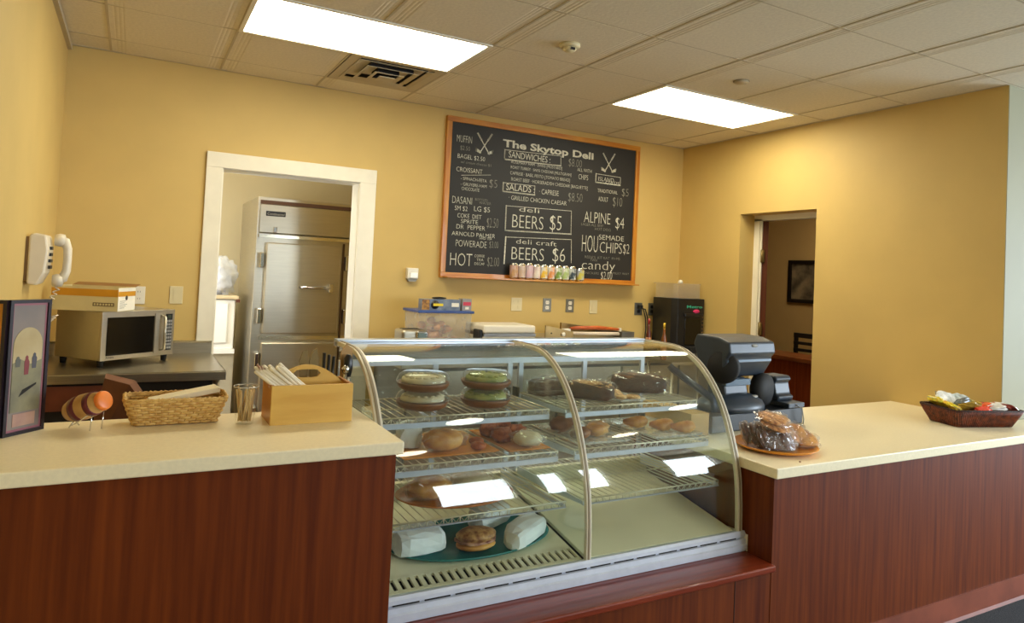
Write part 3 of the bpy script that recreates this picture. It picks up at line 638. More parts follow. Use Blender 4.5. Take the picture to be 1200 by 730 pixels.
pastry(1.535, -2.275, z2+0.005, (0.11, 0.10, 0.052), 0.3, 37, 'pastry with white icing in film at the front of the tray by the divider', ice_w, wrap=True)
# ---- second shelf, right half
tray(1.735, 1.985, -2.335, -1.985, z2, traym, 'clear tray of pastries just right of the middle arch, second shelf')
tray(2.105, 2.365, -2.345, -1.985, z2, traym, 'clear tray of croissants at the right end of the second shelf')
for i, (x, y, d, m_, l) in enumerate(((1.80, -2.10, (.12, .09, .06), crust_d, 'dark pastry at the back of the tray right of the middle arch'), (1.905, -2.21, (.13, .085, .055), crust, 'golden pastry in film at the front of the tray right of the middle arch'), (1.80, -2.24, (.09, .08, .045), crust_d, 'dark pastry at the front left of the tray right of the middle arch'))):
    pastry(x, y, z2+0.005, d, 0.5, 40+i, l, m_, wrap=(i == 1))
croi = [((2.17, -2.14), 'golden croissant at the left of the right-hand tray'), ((2.25, -2.22), 'golden croissant in the middle of the right-hand tray'), ((2.315, -2.285), 'golden croissant at the front right of the right-hand tray')]
for i, ((x, y), l) in enumerate(croi):
    mb = MB(); pts = []; rs = []
    for k in range(13):
        t_ = k/12*2-1; pts.append((x+0.062*t_, y+0.030*t_*t_-0.01, z2+0.004+0.026)); rs.append(0.008+0.020*(1-t_*t_)*(1 if k % 2 else 0.86))
    mb.tube(pts, rs, 10); o = mb.build('croissant', crust, loc=(x, y, z2+0.004)); tag(o, l, 'croissant', 'croissants on the right-hand tray')
# ---- third shelf, left half: oval platter with film-wrapped bread
z3 = 0.692
o = MB().lathe([(0, 0.001), (0.75, 0.001), (0.93, 0.006), (1.0, 0.014), (0.985, 0.017), (0.90, 0.009), (0, 0.004)], (1.262, -2.235, z3), 40, sx=0.225, sy=0.165).build('oval_platter', M('amber_platter', (170, 96, 34), 0.3, var=0.15, scale=20), loc=(1.262, -2.235, z3)); tag(o, 'amber oval platter of wrapped bread on the lowest wire shelf, left half', 'platter')
pastry(1.16, -2.23, z3+0.006, (0.17, 0.13, 0.07), 0.4, 50, 'brown bread in film at the left of the amber oval platter', crust, 'wrapped_bread', 'bread', wrap=True)
pastry(1.34, -2.20, z3+0.006, (0.15, 0.12, 0.06), -0.3, 51, 'pale bread in film at the right of the amber oval platter', ice_w, 'wrapped_bread', 'bread', wrap=True)
for i in range(6):
    a = -0.9+i*0.36; x, y = 1.262+0.19*math.cos(a), -2.235+0.125*math.sin(a)
    pastry(x, y, z3+0.007, (0.04, 0.04, 0.022), i, 60+i, 'small orange crisp along the right rim of the amber platter', redp, 'crisp', 'snack', 'crisps on the rim of the amber platter')
# ---- deck: teal platter with wraps
yc = -2.285
pl = [(0, 0.001), (0.78, 0.001), (0.93, 0.006), (1.0, 0.016), (0.985, 0.019), (0.90, 0.009), (0, 0.004)]
mb = MB(); mb.lathe(pl, (1.315, yc, dz(yc)), 44, sx=0.315, sy=0.135)
mb.v = [Vector((p.x, p.y, p.z+SL*(p.y-yc))) for p in mb.v]
o = mb.build('oval_platter', teal, loc=(1.315, yc, dz(yc))); tag(o, 'teal oval platter with four sandwiches on the case floor', 'platter')
def dzz(y): return dz(y)+0.006
paper_wrap(1.105, -2.30, dzz(-2.30), (0.19, 0.11, 0.082), 0.05, 5, 'leftmost paper-wrapped sandwich on the teal platter', 'wrapped sandwiches on the teal platter', 0.1)
paper_wrap(1.510, -2.335, dzz(-2.335), (0.225, 0.088, 0.070), 0.50, 6, 'front right paper-wrapped sandwich on the teal platter', 'wrapped sandwiches on the teal platter', 0.1)
paper_wrap(1.425, -2.205, dzz(-2.205), (0.19, 0.095, 0.080), 0.40, 7, 'back right paper-wrapped sandwich on the teal platter', 'wrapped sandwiches on the teal platter', 0.1)
t = thing('bagel_sandwich', 'unwrapped seeded roll sandwich in the middle of the teal platter', 'sandwich', (1.30, -2.345, dzz(-2.345)))
zq = dzz(-2.345)
MB().blob((1.30, -2.345, zq+0.018), (0.150, 0.105, 0.036), 70, 0.06, 2).build('bottom_bun', crust, t)
MB().blob((1.30, -2.345, zq+0.033), (0.156, 0.110, 0.018), 71, 0.22, 6, 20, 8).build('filling', M('salami', (120, 50, 40), 0.5, col2=(206, 160, 130), scale=40), t)
MB().blob((1.30, -2.345, zq+0.050), (0.152, 0.106, 0.048), 72, 0.06, 2).build('top_bun', M('seeded_crust', (130, 74, 36), 0.5, col2=(206, 160, 96), scale=50, bump=0.4), t)
# ================================================================== CHALKBOARD
bd = thing('chalkboard', 'large wood-framed chalkboard menu on the back wall', 'menu board', (3.125, WY, 1.46))
bx0, bx1, bz0, bz1 = 2.203, 4.050, 1.464, 2.692; a = 0.042; yb = 0.250
oak = M('orange_oak', (172, 100, 24), 0.35, col2=(204, 140, 44), scale=5, stretch=(0.5, 6, 6), detail=6, coat=0.2)
oakv = M('orange_oak_vertical', (172, 100, 24), 0.35, col2=(204, 140, 44), scale=5, stretch=(6, 6, 0.5), detail=6, coat=0.2)
MB().box((bx0, yb, bz0), (bx1, WY, bz0+a)).build('frame_bottom', oak, bd, bevel=0.003)
MB().box((bx0, yb, bz1-a), (bx1, WY, bz1)).build('frame_top', oak, bd, bevel=0.003)
MB().box((bx0, yb, bz0+a), (bx0+a, WY, bz1-a)).build('frame_left', oakv, bd, bevel=0.003)
MB().box((bx1-a, yb, bz0+a), (bx1, WY, bz1-a)).build('frame_right', oakv, bd, bevel=0.003)
MB().box((bx0+a, 0.264, bz0+a), (bx1-a, WY, bz1-a)).build('slate', M('chalkboard_slate', (20, 20, 20), 0.6, col2=(34, 32, 29), scale=1.6, detail=6), bd)
MB().box((bx0+0.02, 0.165, bz0+0.002), (bx1-0.02, yb, bz0+0.012)).build('chalk_ledge', oak, bd, bevel=0.002)
chalk = M('white_chalk', (226, 224, 208), 0.8, col2=(176, 174, 160), scale=120)
chalk_d = M('faint_chalk', (150, 148, 136), 0.8, col2=(112, 110, 102), scale=120)
for s, x0, x1, z, h, st in TEXTS:
    if st == 'bold':
        text_mesh(s, x0, x1, z, h, 0.2625, 'chalk_lettering', chalk, bd, bold=0.030); continue
    text_mesh(s, x0, x1, z, h, 0.2625, 'chalk_lettering', chalk_d if st == 'dim' else chalk, bd, bold=0.0 if st == 'bold2' else (-0.016 if h > 0.05 else -0.010))
def stroke(pts, w, name='chalk_line'):
    mb = MB()
    for (xa, za), (xb, zb) in zip(pts[:-1], pts[1:]):
        d = Vector((xb-xa, zb-za)).normalized(); n = Vector((-d.y, d.x))*w/2; e = d*w/2
        mb.add([(xa+n.x-e.x, 0.2630, za+n.y-e.y), (xa-n.x-e.x, 0.2630, za-n.y-e.y), (xb-n.x+e.x, 0.2630, zb-n.y+e.y), (xb+n.x+e.x, 0.2630, zb+n.y+e.y)], [(0, 1, 2, 3)])
    return mb.build(name, chalk, bd)
for pts, w in LINES: stroke(pts, w)
for i, ((xa, za), (xb, zb)) in enumerate(CLUBS):
    s_ = -1 if i % 2 else 1
    stroke([(xa, za), (xb, zb)], 0.008, 'golf_club_drawing'); stroke([(xa, za), (xa+(xb-xa)*0.3, za+(zb-za)*0.3)], 0.014, 'golf_club_drawing')
    stroke([(xb-0.006*s_, zb+0.004), (xb+0.028*s_, zb+0.012), (xb+0.030*s_, zb+0.028), (xb+0.006*s_, zb+0.016)], 0.012, 'golf_club_drawing')
# slab serifs on the title (small feet under the uprights)
# cans on the ledge
cols = [((190, 150, 110), (150, 60, 50)), ((196, 170, 150), (150, 110, 90)), ((214, 180, 190), (140, 90, 110)), ((226, 214, 200), (190, 120, 110)), ((220, 180, 60), (200, 200, 190)), ((226, 150, 90), (200, 190, 170)), ((120, 150, 60), (226, 226, 210)), ((170, 190, 120), (226, 220, 190)), ((52, 66, 76), (190, 200, 196)), ((200, 214, 196), (110, 130, 120)), ((200, 190, 80), (80, 90, 120))]
names = ['tan and red', 'beige', 'pink', 'pale rose', 'yellow and silver', 'orange', 'green and white', 'light green', 'dark slate', 'pale mint', 'yellow and navy']
xs0 = 2.772; zc = bz0+0.012
for i in range(10):
    j = i if i < 9 else 9
    if i == 9: j = 10
    x = xs0+0.035+i*0.0685 + (0.012 if i == 9 else 0); r = 0.0325; hh = 0.126 - (0.012 if i in (9,) else 0) + (0.006 if i == 2 else 0)
    t = thing('drink_can', 'can with %s label, number %s from the left on the chalkboard ledge' % (names[j], ('one','two','three','four','five','six','seven','eight','nine','ten')[i]), 'can', (x, 0.207, zc), 'cans on the chalkboard ledge')
    c1, c2 = cols[j]
    MB().lathe([(r*0.76, 0.0), (r*0.86, 0.003), (r, 0.014), (r, hh-0.016), (r*0.84, hh-0.004), (r*0.84, hh), (r*0.78, hh), (r*0.76, hh-0.004), (0, hh-0.004)], (x, 0.207, zc), 20).build('body', chrome, t)
    MB().lathe([(r*1.01, 0.016), (r*1.012, 0.04), (r*1.01, hh-0.018)], (x, 0.207, zc), 20, cap=False).build('label_print', M('can_print_%s' % 'abcdefghijk'[j], c1, 0.4, 0.0, col2=tuple(int(v*0.35+150) for v in c2), scale=22, detail=2, lo=0.42, hi=0.56), t)
    MB().lathe([(r*0.3, hh-0.003), (r*0.34, hh-0.001), (0, hh-0.001)], (x, 0.200, zc), 8).build('tab', chrome, t)

# ================================================================== WALL PLATES
def plate(x0, x1, z0, z1, mat, kind, label, name='wall_outlet', cat='outlet', dk=None):
    t = thing(name, label, cat, ((x0+x1)/2, WY, (z0+z1)/2)); cx, cz = (x0+x1)/2, (z0+z1)/2
    MB().box((x0, WY-0.006, z0), (x1, WY, z1)).build('cover_plate', mat, t, bevel=0.002)
    m2 = dk or mat
    if kind == 'switch':
        MB().box((cx-0.016, WY-0.009, cz-0.033), (cx+0.016, WY-0.006, cz+0.033)).build('rocker', m2, t)
    elif kind == 'duplex':
        for s in (-1, 1):
            zz = cz+s*0.021; o = MB().prism([(cx-0.014, zz-0.014), (cx+0.014, zz-0.014), (cx+0.017, zz), (cx+0.014, zz+0.014), (cx-0.014, zz+0.014), (cx-0.017, zz)], 'y', WY-0.009, WY-0.006).build('socket', m2, t)
            MB().box((cx-0.007, WY-0.0095, zz-0.004), (cx-0.005, WY-0.009, zz+0.006)).box((cx+0.005, WY-0.0095, zz-0.004), (cx+0.007, WY-0.009, zz+0.006)).build('slots', dark, o)
    elif kind == 'quad':
        for sx in (-1, 1):
            for s in (-1, 1):
                MB().box((cx+sx*0.023-0.013, WY-0.009, cz+s*0.021-0.013), (cx+sx*0.023+0.013, WY-0.006, cz+s*0.021+0.013)).build('socket', m2, t)
    return t
plate(0.397, 0.472, 1.228, 1.338, crm, 'switch', 'cream rocker switch left of the white-framed doorway', 'light_switch', 'switch')
plate(0.195, 0.262, 1.222, 1.330, whp, 'duplex', 'white outlet half hidden behind the carton on the microwave')
plate(2.838, 2.936, 1.222, 1.328, crm, 'quad', 'cream double outlet below the left part of the chalkboard')
gplate = M('steel_plate', (128, 126, 116), 0.35, 0.7)
plate(3.133, 3.213, 1.220, 1.330, gplate, 'duplex', 'steel outlet plate with white sockets, left of the pair', dk=whp)
plate(3.357, 3.437, 1.220, 1.330, gplate, 'duplex', 'steel outlet plate with white sockets, right of the pair', dk=whp)
plate(3.596, 3.676, 1.212, 1.326, crm, 'switch', 'cream plate below the right end of the chalkboard', 'wall_plate', 'wall plate')
o1 = plate(4.080, 4.165, 1.205, 1.315, gplate, 'duplex', 'steel outlet with a black plug in it beside the black grinder', dk=blk)
plate(4.235, 4.315, 1.205, 1.315, gplate, 'duplex', 'steel outlet half hidden behind the black grinder', dk=blk)
cdp = thing('power_cord', 'black plug and cord hanging from the outlet beside the grinder', 'cord', (4.122, 0.27, 1.26))
MB().box((4.105, 0.235, 1.262), (4.140, 0.2755, 1.295)).build('plug', blk, cdp, bevel=0.004)
for k in range(2): MB().tube([(4.125+0.01*k, 0.24, 1.275-0.01*k), (4.15+0.022*k, 0.245, 1.26), (4.185+0.022*k, 0.25, 1.18), (4.19+0.022*k, 0.25, 1.08), (4.18+0.022*k, 0.25, 0.94)], 0.006, 6).build('cord', blk, cdp)
# wall horn / sensor
t = thing('wall_sensor', 'small white box sensor on the back wall left of the chalkboard', 'sensor', (1.985, WY, 1.48))
MB().box((1.942, WY-0.045, 1.445), (2.028, WY, 1.525)).build('housing', whp, t, bevel=0.006)
MB().box((1.962, WY-0.052, 1.452), (2.020, WY-0.045, 1.490)).build('lens', M('sensor_lens', (240, 240, 236), 0.15), t, bevel=0.003)
MB().prism([(1.945, 1.445), (2.025, 1.445), (2.010, 1.425), (1.960, 1.425)], 'y', WY-0.035, WY).build('foot', gryp, t)

# ================================================================== WALL PHONE
t = thing('wall_phone', 'cream corded telephone on the left wall', 'telephone', (XL, -0.85, 1.48))
ys, ye = -0.98, -0.74
bodyp = [(XL+0.012, 1.372), (XL+0.050, 1.366), (XL+0.075, 1.42), (XL+0.084, 1.52), (XL+0.074, 1.585), (XL+0.03, 1.592), (XL+0.012, 1.58)]
MB().box((XL, -0.955, 1.385), (XL+0.012, -0.765, 1.575)).build('wall_mount', M('tan_plastic', (150, 120, 84), 0.5), t)
MB().prism(bodyp, 'y', -0.97, -0.75).build('body', crm if False else M('ivory_plastic', (224, 212, 188), 0.35, var=0.02), t, bevel=0.008)
for i in range(4):
    for j in range(3): MB().box((XL+0.080, -0.90+j*0.030-0.008, 1.445+i*0.028-0.007), (XL+0.090, -0.90+j*0.030+0.008, 1.445+i*0.028+0.007)).build('key', slate_d, t)
hx = XL+0.138; hy = -0.80
hs = []
for k in range(17):
    u = k/16*2-1; hs.append((hx-0.010*u*u*2, hy, 1.478+0.088*u))
MB().tube([(hx-0.03, hy, 1.385), (hx-0.008, hy, 1.395), (hx+0.004, hy, 1.43), (hx+0.006, hy, 1.48), (hx+0.004, hy, 1.53), (hx-0.008, hy, 1.563), (hx-0.03, hy, 1.572)], [0.019, 0.022, 0.018, 0.017, 0.018, 0.022, 0.019], 10).build('handset', M('ivory_plastic', (224, 212, 188)), t)
for z in (1.385, 1.568):
    MB().lathe([(0, -0.022), (0.024, -0.020), (0.030, 0.0), (0.026, 0.020), (0, 0.026)], (hx-0.028, hy, z), 16, axis=Vector((1, 0, 0))).build('ear_cup', M('ivory_plastic', (224, 212, 188)), t)
co = []
for k in range(120):
    u = k/119; co.append((hx-0.02+0.010*math.cos(k*0.9)-0.05*math.sin(u*3), hy+0.010*math.sin(k*0.9), 1.365-0.17*math.sin(u*2.2)))
MB().tube(co, 0.0028, 5).build('coiled_cord', M('ivory_plastic', (224, 212, 188)), t)

# ================================================================== LEFT BACK: STEEL TABLE, MICROWAVE, CARTON
t = thing('steel_table', 'stainless work table with backsplash under the microwave', 'table', (0.2, -0.15, FZ))
MB().box((XL+0.003, -0.565, 0.905), (0.652, WY-0.002, 0.920)).box((XL+0.003, -0.57, 0.875), (0.655, -0.558, 0.920)).box((0.645, -0.558, 0.885), (0.655, WY-0.002, 0.920)).build('tabletop', steel_h, t, bevel=0.003)
MB().prism([(WY-0.002, 0.92), (WY-0.03, 0.92), (WY-0.024, 0.985), (WY-0.045, 0.998), (WY-0.002, 0.998)], 'x', XL+0.003, 0.655).build('backsplash', steel_h, t)
for x, y in ((-0.17, -0.52), (0.61, -0.52), (-0.17, 0.22), (0.61, 0.22)): MB().tube([(x, y, FZ), (x, y, 0.876)], 0.02, 12).build('leg', steel, t)
MB().box((-0.2, -0.5, 0.28), (0.63, 0.24, 0.30)).build('undershelf', steel_h, t)
MB().box((-0.2, -0.53, 0.62), (0.62, 0.20, 0.874)).build('drawer_box', dark, t)
MB().box((-0.2, -0.536, 0.74), (0.15, -0.531, 0.86)).build('drawer_front', M('red_brown_panel', (122, 62, 40), 0.5, var=0.1), t)
ang = math.atan2(0.289, 0.353)
MR = Matrix.Translation((0.059, -0.346, 0.92)) @ Matrix.Rotation(ang, 4, 'Z')       # local: x along the front, y into depth, z up
def m2w(v): return tuple(MR @ Vector(v))
mwv = thing('microwave', 'stainless commercial microwave on the steel table', 'microwave', m2w((0.23, 0.17, 0)))
mwm = M('microwave_steel', (190, 182, 162), 0.3, 0.85, var=0.03, scale=10)
L_, D_, z0_, z1_ = 0.458, 0.345, 0.035, 0.295
MB(MR).box((0, 0.012, z0_), (L_, D_, z1_)).build('body', mwm, mwv, bevel=0.004)
MB(MR).box((0, -0.006, z0_), (L_, 0.012, z1_)).build('face', mwm, mwv, bevel=0.003)
MB(MR).prism([(0.030, 0.060), (0.318, 0.060), (0.318, 0.262), (0.030, 0.262)], 'y', -0.009, -0.005).build('window', M('mw_window', (12, 12, 11), 0.12), mwv)
dr_ = MB(MR).box((0.322, -0.012, 0.052), (0.352, -0.006, 0.275)).build('door_edge', steel, mwv)
MB(MR).tube([(0.368, -0.006, 0.066), (0.368, -0.036, 0.072), (0.368, -0.036, 0.255), (0.368, -0.006, 0.262)], 0.008, 10).build('handle', steel, mwv)
kp = MB(MR).box((0.396, -0.009, 0.062), (0.440, -0.005, 0.270)).build('keypad', M('keypad_black', (22, 22, 24), 0.3), mwv)
kb = MB(MR)
for i in range(9):
    for j in range(3): kb.box((0.400+j*0.0135, -0.0102, 0.070+i*0.019), (0.410+j*0.0135, -0.009, 0.083+i*0.019))
kb.build('buttons', M('grey_buttons', (150, 150, 150), 0.4), kp)
MB(MR).box((0.404, -0.0102, 0.247), (0.432, -0.009, 0.262)).build('display', M('mw_display', (60, 70, 60), 0.2), kp)
for x, y in ((0.03, 0.03), (L_-0.03, 0.03), (0.03, D_-0.03), (L_-0.03, D_-0.03)): MB(MR).lathe([(0.014, 0.0), (0.018, 0.036)], (x, y, 0), 10).build('foot', blkm, mwv)
text_mesh('Amana', 0.030, 0.078, 0.0465, 0.010, -0.0072, 'lettering', blk, mwv, bold=0.02, face=lambda p: m2w(p))
# carton on the microwave
zc = 0.92+z1_; cdx = Vector((-0.91, 0.41, 0)).normalized()
RB = Matrix.Translation((0.128, -0.372, zc)) @ Matrix.Rotation(math.atan2(-cdx.y, -cdx.x), 4, 'Z')   # local x runs left->right with the near corner at x = 0
cb_ = thing('carton', 'open orange and white carton lying on top of the microwave', 'box', tuple(RB @ Vector((-0.17, 0.1, 0))))
cwh = M('carton_white', (214, 200, 150), 0.6, var=0.03, scale=8); cor = M('carton_orange', (206, 144, 26), 0.55, var=0.05, scale=8)
CLn, CD, CH = 0.335, 0.19, 0.128
MB(RB).box((-CLn, 0, 0.001), (0, 0.002, CH)).box((-CLn, CD-0.002, 0.001), (0, CD, CH)).box((-CLn, 0.002, 0.001), (-CLn+0.002, CD-0.002, CH)).box((-0.002, 0.002, 0.001), (0, CD-0.002, CH)).box((-CLn+0.002, 0.002, 0.001), (-0.002, CD-0.002, 0.003)).build('carton_body', cwh, cb_)
MB(RB).box((-CLn, -0.0012, 0.078), (0.0, 0, CH-0.012)).build('orange_band', cor, cb_)
MB(RB).box((0, 0, 0.004), (0.0012, CD, CH-0.004)).build('end_label', M('end_label_white', (236, 230, 214), 0.5), cb_)
MB(RB).box((0.0012, 0, 0.080), (0.0018, CD, CH-0.022)).build('end_band', cor, cb_)
MB(RB).lathe([(0.013, 0), (0.013, 0.001), (0, 0.001)], (0.0018, 0.09, 0.072), 14, axis=Vector((1, 0, 0))).build('end_mark', blk, cb_)
lab = MB(RB).box((-0.125, -0.0015, 0.028), (-0.018, 0, 0.046)).build('print_block', M('brown_print', (92, 70, 40), 0.5), cb_)
pr_ = MB(RB)
for k in range(7): pr_.box((-0.120+k*0.0145, -0.002, 0.032), (-0.110+k*0.0145, -0.0015, 0.042))
pr_.build('print_marks', cwh, lab)
pr_ = MB(RB)
for k in range(5): pr_.box((0.0012, 0.02, 0.018+k*0.009), (0.0016, 0.02+0.05+0.015*(k % 3), 0.021+k*0.009))
pr_.build('end_print', gryp, cb_)
fl = MB(RB); Rf = Matrix.Rotation(0.35, 3, 'X')
fl.add([(-CLn, CD, CH), (0, CD, CH), (0.0, CD+0.06, CH+0.015), (-CLn, CD+0.06, CH+0.015), (-CLn, CD, CH-0.002), (0, CD, CH-0.002), (0, CD+0.06, CH+0.013), (-CLn, CD+0.06, CH+0.013)], [(0,1,2,3), (7,6,5,4), (0,4,5,1), (2,6,7,3), (1,5,6,2), (0,3,7,4)])
fl.build('open_flap', M('carton_inside', (150, 112, 64), 0.7), cb_)
MB(RB).add([(-CLn+0.01, 0.012, CH-0.006), (-0.01, 0.012, CH-0.006), (-0.01, CD-0.01, CH-0.035), (-CLn+0.01, CD-0.01, CH-0.035), (-CLn+0.01, 0.012, CH-0.008), (-0.01, 0.012, CH-0.008), (-0.01, CD-0.01, CH-0.037), (-CLn+0.01, CD-0.01, CH-0.037)], [(0,1,2,3), (7,6,5,4), (0,4,5,1), (2,6,7,3), (1,5,6,2), (0,3,7,4)]).build('inner_flap', M('carton_inside', (150, 112, 64)), cb_)
# brown paper bag on the floor-side shelf behind the counter
t = thing('paper_bag', 'brown crumpled paper bag standing behind the left counter', 'bag', (0.2, -1.5, FZ))
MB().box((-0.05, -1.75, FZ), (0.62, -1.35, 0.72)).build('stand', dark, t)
mb = MB(); mb.add([(0.06, -1.66, 0.72), (0.42, -1.66, 0.72), (0.42, -1.50, 0.72), (0.06, -1.50, 0.72), (0.12, -1.62, 1.06), (0.20, -1.66, 1.04), (0.22, -1.50, 1.03), (0.12, -1.50, 1.06)], [(3,2,1,0), (4,5,6,7), (0,1,5,4), (1,2,6,5), (2,3,7,6), (3,0,4,7)]); mb.build('bag_body', M('kraft_brown', (112, 68, 46), 0.7, var=0.12, scale=10, bump=0.5), t)
# ================================================================== LEFT COUNTER ITEMS
# two-leaf table display (right leaf in view, left leaf at the frame edge)
t = thing('table_display', 'dark framed two-panel display at the far left of the left counter', 'display', (-0.08, -2.30, LT))
pA = Vector((-0.008, -2.245, 0)); pB = Vector((-0.089, -2.335, 0)); dv = (pA-pB).normalized(); wA = (pA-pB).length
TF = Matrix.Translation((pB.x, pB.y, LT)) @ Matrix.Rotation(math.atan2(dv.y, dv.x), 4, 'Z')
fm = M('dark_frame', (30, 20, 28), 0.3, var=0.1)
hh = 0.358; a = 0.009
frm = MB(TF).box((0, -0.006, 0), (wA, 0.012, a)).box((0, -0.006, hh-a), (wA, 0.012, hh)).box((0, -0.006, a), (a, 0.012, hh-a)).box((wA-a, -0.006, a), (wA, 0.012, hh-a)).build('frame', fm, t)
MB(TF).box((a, -0.001, a), (wA-a, 0.009, hh-a)).build('backing_sheet', M('sheet_grey_mauve', (118, 108, 104), 0.5, col2=(150, 132, 116), scale=4), t)
MB(TF).box((a, -0.0016, a), (wA-a, -0.001, a+0.006)).box((a, -0.0016, a+0.006), (a+0.005, -0.001, hh-a)).box((wA-a-0.005, -0.0016, a+0.006), (wA-a, -0.001, hh-a)).box((a+0.005, -0.0016, hh-a-0.006), (wA-a-0.005, -0.001, hh-a)).build('rose_border', M('rose_border', (150, 90, 100), 0.5), t)
ox = wA/2; ar = wA/2-a-0.009
arch = [(ox+ar*math.cos(PI*k/16), 0.235+ar*1.15*math.sin(PI*k/16)) for k in range(17)] + [(ox-ar, 0.125), (ox+ar, 0.125)]
MB(TF).prism([(p[0], p[1]) for p in arch], 'y', -0.0020, -0.001).build('arched_scene', M('arch_sky', (176, 154, 104), 0.5, col2=(204, 184, 140), scale=6), t)
MB(TF).prism([(ox-ar, 0.060), (ox+ar, 0.060), (ox+ar, 0.195), (ox+0.01, 0.185), (ox-0.02, 0.20), (ox-ar, 0.19)], 'y', -0.0026, -0.0019).build('field', M('field_print', (112, 106, 84), 0.6, col2=(140, 134, 100), scale=14), t)
for k, (fx, fz, fh, c_) in enumerate(((ox-0.002, 0.185, 0.055, (128, 52, 56)), (ox+0.020, 0.195, 0.045, (78, 76, 84)), (ox-0.028, 0.195, 0.03, (92, 92, 84)))):
    MB(TF).prism([(fx-0.006, fz-fh*0.5), (fx+0.006, fz-fh*0.5), (fx+0.008, fz+fh*0.10), (fx+0.004, fz+fh*0.26), (fx+0.004, fz+fh*0.36), (fx, fz+fh*0.44), (fx-0.004, fz+fh*0.36), (fx-0.004, fz+fh*0.26), (fx-0.007, fz+fh*0.12)], 'y', -0.0031, -0.0025).build('printed_figure', M('figure_%d' % k, c_, 0.6), t)
MB(TF).prism([(ox-0.02, 0.10), (ox+0.03, 0.128), (ox+0.03, 0.133), (ox-0.01, 0.118)], 'y', -0.0031, -0.0025).build('printed_stroke', dark, t)
MB(TF).prism([(ox-ar+0.01, 0.022), (ox+ar-0.01, 0.022), (ox+ar-0.01, 0.055), (ox-ar+0.01, 0.055)], 'y', -0.0022, -0.001).build('pink_panel', M('pink_print', (178, 140, 118), 0.5, col2=(160, 120, 108), scale=20), t)
MB(TF).box((0, 0.0, 0), (wA, 0.012, 0.003)).build('foot', fm, t)
TG = Matrix.Translation((pB.x, pB.y, LT)) @ Matrix.Rotation(math.atan2(dv.y, dv.x)+PI*0.62, 4, 'Z')
MB(TG).box((0, -0.006, 0), (0.115, 0.012, a)).box((0, -0.006, hh-a), (0.115, 0.012, hh)).box((0, -0.006, a), (a, 0.012, hh-a)).box((0.115-a, -0.006, a), (0.115, 0.012, hh-a)).build('frame', fm, t)
MB(TG).box((a, 0.001, a), (0.115-a, 0.0065, hh-a)).build('orange_sheet', M('orange_sheet', (206, 140, 40), 0.5, var=0.08), t)
# small barrel on wire legs
t = thing('barrel_dispenser', 'small wooden barrel with orange end on wire legs, left counter', 'barrel', (0.09, -2.27, LT))
c0 = Vector((0.068, -2.255, LT+0.050)); c1 = Vector((0.132, -2.315, LT+0.082)); ax = (c1-c0); Lb = ax.length; axn = ax.normalized()
MB().lathe([(0.026, -0.02), (0.033, 0.0), (0.036, Lb*0.35), (0.034, Lb*0.6), (0.026, Lb)], c0, 24, axis=axn).build('barrel_body', M('barrel_tan', (176, 132, 70), 0.4, col2=(206, 164, 100), scale=14), t)
for h0, h1 in ((0.006, 0.03), (Lb*0.62, Lb*0.80)): MB().lathe([(0.0345 if h0 < 0.02 else 0.0338, h0), (0.0368 if h0 < 0.02 else 0.0322, h1)], c0, 24, axis=axn).build('maroon_band', M('maroon', (96, 28, 36), 0.4), t)
MB().lathe([(0.026, Lb), (0.0275, Lb+0.004), (0.026, Lb+0.012), (0.022, Lb+0.014), (0, Lb+0.014)], c0, 24, axis=axn).build('orange_end', M('cork_orange', (226, 122, 44), 0.4, var=0.1, scale=20), t)
for p in ((0.108, -2.318), (0.135, -2.300)):
    MB().tube([(p[0], p[1], LT+0.0015), (p[0]+0.004, p[1]+0.012, LT+0.058)], 0.0018, 6).build('wire_leg', chrome, t)
    MB().box((p[0]-0.003, p[1]+0.004, LT+0.052), (p[0]+0.009, p[1]+0.016, LT+0.060)).build('leg_clip', chrome, t)
for p in ((0.055, -2.262), (0.078, -2.228)): MB().tube([(p[0], p[1], LT+0.0015), (c0.x, c0.y, LT+0.02)], 0.0018, 6).build('wire_leg', chrome, t)
MB().tube([(0.060, -2.285, LT+0.012), (0.075, -2.305, LT+0.022), (0.10, -2.320, LT+0.045)], 0.0016, 6).build('wire_hoop', chrome, t)
